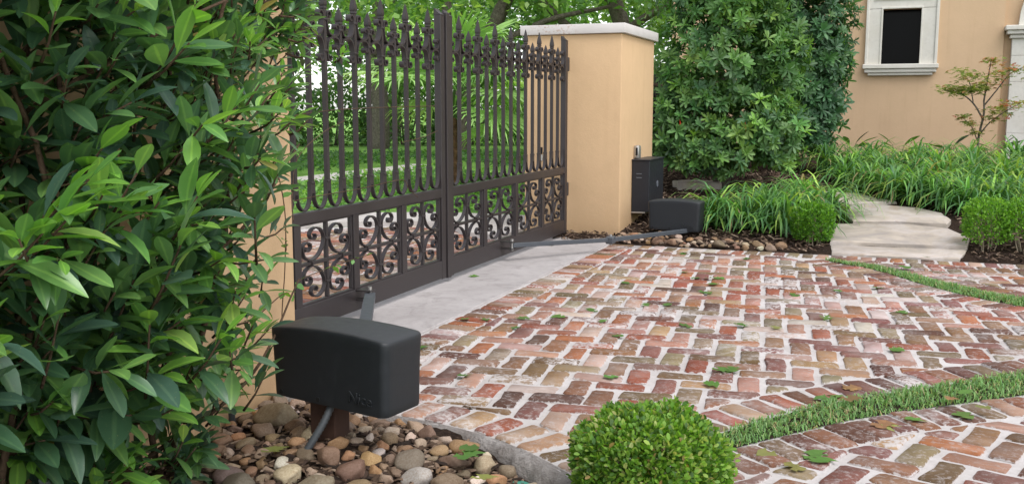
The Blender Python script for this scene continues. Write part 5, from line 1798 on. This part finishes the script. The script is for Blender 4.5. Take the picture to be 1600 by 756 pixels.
# ------------------------------------------------------------------ fan palms
def fan_palm(loc, trunk_h, nf, rad, label, seed):
    r = random.Random(seed)
    t = empty("fan_palm", loc, label, "palm", "fan palms behind the gate")
    pts = [(0, 0, -0.1), (0.01, 0, trunk_h * 0.5), (0, 0.01, trunk_h)]
    tr = catmull(pts, 8)
    v, f = tube([tuple(p) for p in tr], [0.075 + 0.02 * (i % 2) for i in range(len(tr))], 9)
    add("trunk", mesh("trunk", v, f, M['palm_trunk']), t, loc=loc)
    for i in range(nf):
        az = i * 2.399 + r.uniform(-0.3, 0.3)
        el = math.radians(r.uniform(2, 78))
        pl = r.uniform(0.45, 0.95) * (rad / 0.65)
        d = Vector((math.cos(az) * math.cos(el), math.sin(az) * math.cos(el), math.sin(el)))
        hub = d * pl + Vector((0, 0, trunk_h))
        mb = MB()
        mb.add(tube([(0, 0, trunk_h - 0.03), tuple(d * pl * 0.5 + Vector((0, 0, trunk_h + 0.02))), tuple(hub)], [0.012, 0.009, 0.007], 5), (0.10, 0.20, 0.05))
        # blade plane spanned by d and a side vector, tipped over
        side = d.cross(Vector((0, 0, 1)))
        if side.length < 0.1: side = Vector((1, 0, 0))
        side.normalize()
        up = side.cross(d).normalized()
        d2 = (d * 0.85 - up * 0.35 + Vector((0, 0, -0.15))).normalized()
        side2 = side
        nrm_ = side2.cross(d2).normalized()
        nl = 30
        base = pickc([((0.18, 0.35, 0.11), 4), ((0.26, 0.44, 0.16), 4), ((0.14, 0.27, 0.09), 3), ((0.36, 0.52, 0.24), 3)], r)
        for k_ in range(nl):
            a = (k_ / (nl - 1) - 0.5) * math.radians(250)
            ln = rad * (0.72 + 0.28 * math.cos(a * 0.6)) * r.uniform(0.9, 1.05)
            ld = (d2 * math.cos(a) + side2 * math.sin(a)).normalized()
            ls = nrm_.cross(ld).normalized()
            w = rad * 0.026
            tilt = nrm_ * (0.5 * w if k_ % 2 else -0.5 * w)
            q0 = hub
            q1 = hub + ld * ln * 0.55
            q2 = hub + ld * ln * 0.85 + Vector((0, 0, -0.06 * ln))
            q3 = hub + ld * ln + Vector((0, 0, -0.20 * ln))
            vv = [q0 - ls * w * .25, q0 + ls * w * .25, q1 + ls * w + tilt, q1 - ls * w - tilt, q2 + ls * w * .6, q2 - ls * w * .6, q3 + ls * w * 0.08, q3 - ls * w * 0.08]
            s = r.uniform(0.85, 1.15)
            mb.add(([tuple(x) for x in vv], [(0, 1, 2, 3), (3, 2, 4, 5), (5, 4, 6, 7)]), tuple(x * s for x in base))
        add("frond", mesh("frond", mb.v, mb.f, M['leaf'], cols=mb.c), t, loc=loc)
    return t
M['palm_trunk'] = bark_mat("palm_trunk", (0.06, 0.03, 0.018), (0.20, 0.11, 0.06))
fan_palm((-5.25, 11.5, 0.0), 1.0, 30, 0.70, "fan palm with brown trunk just behind the meeting of the gate leaves", 3)
fan_palm((-4.75, 13.2, 0.0), 0.7, 16, 0.66, "low fan palm behind the right gate leaf", 8)
fan_palm((-3.4, 16.4, 0.3), 0.9, 18, 0.75, "fan palm half hidden between the right pier and the bushes", 9)

# ------------------------------------------------------------------ background trees and shrubs
def tree(loc, trunk, limbs, crown, nclump, per, size, cols, label, group="oaks beyond the lawn", zmin=1.6, name="oak_tree", clr=0.55):
    t = empty(name, loc, label, "tree", group)
    C2 = catmull(trunk[0], 4)
    stems("trunk", [([tuple(np.array(p) + np.array(loc)) for p in C2], list(np.linspace(trunk[1], trunk[2], len(C2))))], M['bark'], t)
    for pts, r0, r1 in limbs:
        C2 = catmull(pts, 4)
        stems("limb", [([tuple(np.array(p) + np.array(loc)) for p in C2], list(np.linspace(r0, r1, len(C2))))], M['bark'], t)
    c, r = np.array(crown[0]), np.array(crown[1])
    K = c + nrm(RNG.normal(size=(nclump, 3))) * r * (RNG.random((nclump, 1)) ** 0.45)
    K = K[K[:, 2] > zmin]
    P = np.repeat(K, per, axis=0)
    P = P + RNG.normal(size=P.shape) * np.array([clr, clr, clr * 0.5])
    n = len(P)
    O = nrm(rand_dirs(n) * np.array([1, 1, 0.6]) + np.array([0, 0, -0.15]))
    cc = palette(len(K), cols, 0.25)
    C = np.repeat(cc, per, axis=0) * (1 + RNG.uniform(-0.2, 0.2, (n, 1)))
    add("crown", batch("crown", *LEAFQ, frames(O, RNG.uniform(-1, 1, n), size * RNG.uniform(0.7, 1.3, n)), P, M['leaf'], C, smooth=False), t, loc=loc, kind='stuff')
    return t
OC = [((0.138, 0.256, 0.082), 5), ((0.188, 0.329, 0.090), 4), ((0.250, 0.403, 0.118), 3), ((0.088, 0.183, 0.064), 4)]
tree((-13.66, 24.9, 0), ([(0, 0, -0.2), (0.05, 0, 1.2), (-0.1, 0.1, 2.6), (0.1, 0, 4.5)], 0.30, 0.16), [([(0, 0, 2.2), (1.5, -0.5, 3.2), (3.2, -1, 3.6)], 0.12, 0.04), ([(0, 0, 2.6), (-1.5, 0, 3.6), (-3, 0.5, 4.0)], 0.12, 0.04)], ((0, 0, 5.2), (4.2, 4.2, 3.4)), 110, 60, 0.20, OC, "oak with grey trunk standing on the lawn behind the left gate leaf", zmin=1.9)
tree((-9.6, 21.2, 0), ([(0, 0, -0.2), (0.2, 0, 1.5), (0.9, 0.4, 3.2), (1.6, 0.8, 5.0)], 0.26, 0.15), [([(0.2, 0, 1.5), (-0.2, 0.2, 3.0), (-0.5, 0.3, 4.8)], 0.20, 0.08), ([(0.6, .2, 2.4), (2.0, 0.6, 3.1), (3.5, 0.8, 3.4)], 0.10, 0.04)], ((0.6, 0, 5.4), (4.0, 4.0, 3.2)), 80, 60, 0.20, OC, "oak with leaning twin trunks above the meeting stiles of the gate", zmin=2.3)
tree((-10.6, 15.6, 0), ([(0, 0, -0.2), (0.0, 0, 1.5), (0.1, 0.1, 3.0), (0, 0, 5.0)], 0.24, 0.15), [([(0, 0, 2.6), (0.8, 0.8, 3.5), (1.6, 1.4, 4.4)], 0.08, 0.03)], ((0.3, 0, 4.6), (3.4, 3.4, 2.7)), 60, 60, 0.17, OC, "oak nearest the left pier, its foliage over the left gate leaf", zmin=1.9)
tree((-6.4, 23.5, 0), ([(0, 0, -0.2), (-0.2, 0, 2.0), (0.1, 0.1, 3.2), (-0.9, 0.3, 5.0)], 0.28, 0.18), [([(-0.2, 0, 2.2), (-1.4, 0, 3.3), (-2.6, 0.3, 4.4)], 0.16, 0.06), ([(0, 0, 2.8), (1.2, 0, 3.5), (2.6, 0.3, 3.8)], 0.13, 0.05)], ((0, 0, 5.4), (4.0, 4.0, 3.0)), 80, 60, 0.20, OC, "oak whose dark limbs show above the right pier", zmin=2.6)
tree((-5.0, 30.5, 0), ([(0, 0, -0.2), (0.1, 0, 2.5), (0, 0, 5.5)], 0.3, 0.18), [], ((0, 0, 5.6), (4.2, 4.2, 3.8)), 150, 65, 0.24, OC, "oak farthest back, behind the bushes beside the right pier", zmin=1.6)
tree((-17.5, 33.0, 0), ([(0, 0, -0.2), (0.1, 0, 2.5), (0, 0, 5.5)], 0.3, 0.18), [], ((0, 0, 5.4), (5.0, 4.2, 4.2)), 160, 65, 0.26, OC, "oak far across the lawn at the left", zmin=1.2)
tree((-12.0, 35.0, 0), ([(0, 0, -0.2), (0.1, 0, 2.5), (0, 0, 5.5)], 0.3, 0.18), [], ((0, 0, 5.0), (4.6, 4.2, 3.6)), 120, 65, 0.26, OC, "oak far across the lawn behind the gate centre", zmin=1.2)

def bg_shrub(x, y, rx, h, n, label, cols, size=0.16):
    t = empty("background_shrub", (x, y, 0), label, "shrub", "shrubs across the lawn")
    D = rand_dirs(n); D[:, 2] = np.abs(D[:, 2])
    lump = 1 + 0.14 * np.sin(5 * D[:, 0] + x) * np.sin(4 * D[:, 2] + y) + 0.08 * np.sin(11 * D[:, 1] + x)
    P = D * (lump * (1 - RNG.random(n) ** 2 * 0.4))[:, None] * np.array([rx, rx * 0.8, h])
    O = nrm(D + rand_dirs(n) * 0.9)
    add("foliage", batch("foliage", *LEAFQ, frames(O, RNG.uniform(-1, 1, n), size * RNG.uniform(0.7, 1.3, n)), P, M['leaf'], palette(n, cols, 0.25), smooth=False), t, kind='stuff')
    for q in range(4):
        a = q * 1.6
        stems("stem", [([(x + 0.1 * math.cos(a), y + 0.1 * math.sin(a), -0.1), (x + rx * 0.3 * math.cos(a), y + rx * 0.3 * math.sin(a), h * 0.6)], [0.04, 0.02])], M['bark'], t)
    return t
DK = [((0.086, 0.173, 0.058), 5), ((0.117, 0.230, 0.072), 4), ((0.062, 0.129, 0.050), 4), ((0.187, 0.301, 0.090), 1.5)]
sh = [(-20.0, 24.0), (-18.2, 25.4), (-16.2, 26.6), (-14.4, 28.0), (-12.4, 28.8), (-10.4, 29.6), (-8.4, 30.2), (-6.8, 28.0), (-22, 22.5)]
shl = ["ninth", "eighth", "seventh", "sixth", "fifth", "fourth", "third", "second"]
place_words = ["dark shrub across the lawn at the far left, by the left pier", "dark shrub across the lawn left of the oak trunk", "dark shrub across the lawn just behind the oak trunk", "dark shrub across the lawn right of the oak trunk",
               "dark shrub across the lawn behind the left fan palm", "dark shrub across the lawn behind the gate centre", "dark shrub across the lawn behind the right gate leaf", "dark shrub behind the right pier", "dark shrub hidden mostly behind the left pier"]
for (x, y), l in zip(sh, place_words):
    bg_shrub(x, y, random.uniform(1.4, 1.7), random.uniform(1.9, 2.7), 2600, l, DK)
# pale ornamental grass at the lawn edge
def tuft(x, y, label):
    n = 160
    v, f = blades(n, 0.8, 1.5, 0.03, 1, 0.12, 0.9)
    c = np.repeat(palette(n, [((0.24, 0.27, 0.13), 4), ((0.32, 0.33, 0.2), 3), ((0.14, 0.2, 0.07), 2)]), 10, axis=0)
    add("ornamental_grass", mesh("ornamental_grass", v, f, M['leaf'], smooth=True, cols=c), None, loc=(x, y, 0), label=label, cat="plant")
tuft(-17.6, 23.6, "pale ornamental grass tuft at the lawn edge near the left pier")

# ------------------------------------------------------------------ black iron fence behind the right pier
fe = empty("iron_fence", (-2.62, 9.6, 0.2), "black iron fence running back from the right gate pier", "fence")
boxpart("fence_rail", (-2.635, -2.605, 9.515, 14.9, 0.50, 0.53), M['fence'], fe, b=0.002)
boxpart("fence_rail", (-2.635, -2.605, 9.515, 14.9, 1.38, 1.41), M['fence'], fe, b=0.002)
pm = mesh("picket", *lathe_square([(0.009, 0.3), (0.009, 1.5), (0.001, 1.6)]), M['fence'])
for i in range(44):
    add("picket", pm, fe, loc=(-2.62, 9.6 + i * 0.12, 0))
boxpart("fence_panel", (-2.66, -2.64, 11.2, 13.4, 0.62, 1.30), M['fence'], fe, b=0.002)
bg_shrub(-3.6, 13.5, 0.8, 2.2, 2400, "dark evergreen shrub behind the black iron fence", DK, 0.10)
bg_shrub(-3.5, 15.6, 0.9, 2.5, 2400, "dark evergreen shrub behind the far end of the black fence", DK, 0.11)

# ------------------------------------------------------------------ fallen leaves
def oak_leaf(seed):
    r = random.Random(seed)
    half = [(0.015, -0.35), (0.02, 0.0), (0.12, 0.10), (0.34, -0.02), (0.42, 0.08), (0.18, 0.20), (0.08, 0.32), (0.30, 0.36), (0.50, 0.46), (0.56, 0.60), (0.30, 0.52), (0.09, 0.56), (0.16, 0.68), (0.34, 0.82), (0.22, 0.86), (0.07, 0.80), (0.0, 1.02)]
    pts = [(x * r.uniform(0.85, 1.1), y) for x, y in half]
    left = [(-x * r.uniform(0.85, 1.1), y) for x, y in half[:-1]][::-1]
    outl = pts + left
    n = len(outl)
    cu = r.uniform(-0.08, 0.16); ph = r.uniform(0, 6)
    zf = lambda x, y: cu * (abs(x) ** 1.4) + 0.05 * math.sin(3 * y + ph) * (y + 0.2) + 0.03
    v = [(x, y, zf(x, y)) for x, y in outl] + [(0, y, zf(0, y)) for y in (0.05, 0.3, 0.55, 0.78)]
    bm = bmesh.new()
    vv = [bm.verts.new(p) for p in v[:n]]
    fc = bm.faces.new(vv)
    bmesh.ops.triangulate(bm, faces=[fc])
    bmesh.ops.recalc_face_normals(bm, faces=bm.faces[:])
    me = bpy.data.meshes.new("fallen_leaf")
    bm.to_mesh(me); bm.free()
    me.materials.append(M['dead_leaf'])
    return me
OL = [oak_leaf(i) for i in range(6)]
GRN, YEL, BRN = (0.095, 0.20, 0.04), (0.24, 0.25, 0.08), (0.27, 0.15, 0.075)
FALLEN = [
    ('brick', 0.012, [(-2.11, 4.7, 0.075, 'g'), (-1.97, 4.72, 0.075, 'g'), (-1.83, 4.84, 0.075, 'g'), (-1.75, 4.63, 0.075, 'g'), (-1.62, 4.94, 0.075, 'g'), (-1.55, 5.19, 0.075, 'g'), (-1.39, 4.9, 0.075, 'g'), (-1.24, 4.62, 0.075, 'g'), (-1.59, 6.08, 0.075, 'g'), (-1.27, 5.46, 0.075, 'g'), (-1.16, 5.51, 0.075, 'g'), (-1.28, 6.65, 0.075, 'g'), (-1.12, 6.44, 0.075, 'g'), (-1.19, 6.41, 0.075, 'g'), (-1.48, 7.53, 0.075, 'g'), (-1.65, 3.69, 0.082, 'g'), (-0.98, 5.0, 0.075, 'g'), (-1.03, 5.91, 0.075, 'g'), (-2.01, 4.07, 0.082, 'g'), (-1.48, 7.53, 0.075, 'g'), (-1.0, 7.39, 0.075, 'g'), (-1.06, 6.49, 0.075, 'g'), (-1.01, 6.25, 0.075, 'g'), (-1.0, 5.9, 0.075, 'g'), (-0.53, 6.07, 0.075, 'g'), (-0.3, 6.28, 0.075, 'g'), (-0.03, 6.48, 0.075, 'g'), (0.1, 5.72, 0.075, 'g'), (-0.67, 5.07, 0.075, 'g'), (-0.3, 5.39, 0.075, 'g'), (0.04, 4.81, 0.075, 'g'), (-0.63, 3.9, 0.082, 'g'), (-0.13, 4.07, 0.082, 'b'), (-0.5, 5.09, 0.075, 'y'), (-0.22, 3.86, 0.082, 'g'), (-0.61, 4.15, 0.082, 'g'), (0.3, 3.82, 0.082, 'g'), (0.14, 3.72, 0.082, 'g'), (-0.17, 3.24, 0.082, 'g'), (-0.14, 3.17, 0.082, 'g'), (0.04, 4.83, 0.075, 'g'), (-0.16, 3.92, 0.082, 'g'), (-0.25, 3.1, 0.082, 'y'), (0.02, 3.63, 0.082, 'y'), (-0.34, 3.19, 0.082, 'y'), (-0.13, 4.09, 0.082, 'b'), (0.04, 3.63, 0.082, 'b'), (-1.04, 3.89, 0.082, 'g'), (-0.61, 4.16, 0.082, 'g'), (-0.84, 3.6, 0.082, 'y')]),
    ('slab', 0.01, [(-2.6, 5.97, 0.075, 'g'), (-3.06, 5.98, 0.075, 'g'), (-2.57, 7.61, 0.075, 'g')]),
    ('stone', 0.03, [(-1.25, 2.84, 0.085, 'g'), (-1.19, 2.78, 0.085, 'g'), (-1.07, 2.61, 0.085, 'y'), (-1.8, 2.6, 0.085, 'y'), (-1.99, 2.24, 0.085, 'y')]),
    ('grass', 0.04, [(0.32, 4.08, 0.075, 'g'), (0.36, 3.86, 0.075, 'y'), (0.24, 3.94, 0.075, 'b'), (-0.08, 3.82, 0.075, 'b')]),
    ('path', 0.0, [(0.09, 7.32, 0.075, 'g'), (0.27, 7.86, 0.075, 'g'), (0.14, 10.43, 0.075, 'g'), (-0.18, 10.06, 0.075, 'g')]),
]

for grp, z, lst in FALLEN:
    for x, y, s, col in lst:
        c = vary({'g': GRN, 'y': YEL, 'b': BRN}[col], 0.2)
        kindw = {'g': 'green', 'y': 'yellowing', 'b': 'brown'}[col]
        lab = {"brick": kindw + " lobed leaf fallen on the brick drive", "slab": kindw + " lobed leaf fallen on the concrete threshold", "stone": kindw + " lobed leaf lying on the foreground stones", "grass": kindw + " lobed leaf caught in the foreground grass ribbon", "path": kindw + " leaf lying on the flagstone path"}[grp]
        zz = z + (terrain(x, y) + 0.03 if grp == "path" else 0)
        add("fallen_leaf", random.choice(OL), None, loc=(x, y, zz), rot=(random.uniform(-0.12, 0.12), random.uniform(-0.12, 0.12), random.uniform(0, 6.28)), scale=s * random.uniform(0.65, 0.98), label=lab, cat="leaf", group=lab.replace("leaf", "leaves"), color=c)

# green plastic lid at the bottom edge of the picture
lid = empty("valve_box_lid", (-1.065, 2.765, -0.11), "green plastic valve box lid in the soil beside the foreground boxwood", "lid")
v, f = tube([(-1.065, 2.765, -0.16), (-1.065, 2.765, -0.064), (-1.065, 2.765, -0.058)], [0.075, 0.075, 0.068], 20)
add("lid", mesh("lid", shift(v, WLOC[lid.name]), f, M['green_plastic'], angle=40), lid)
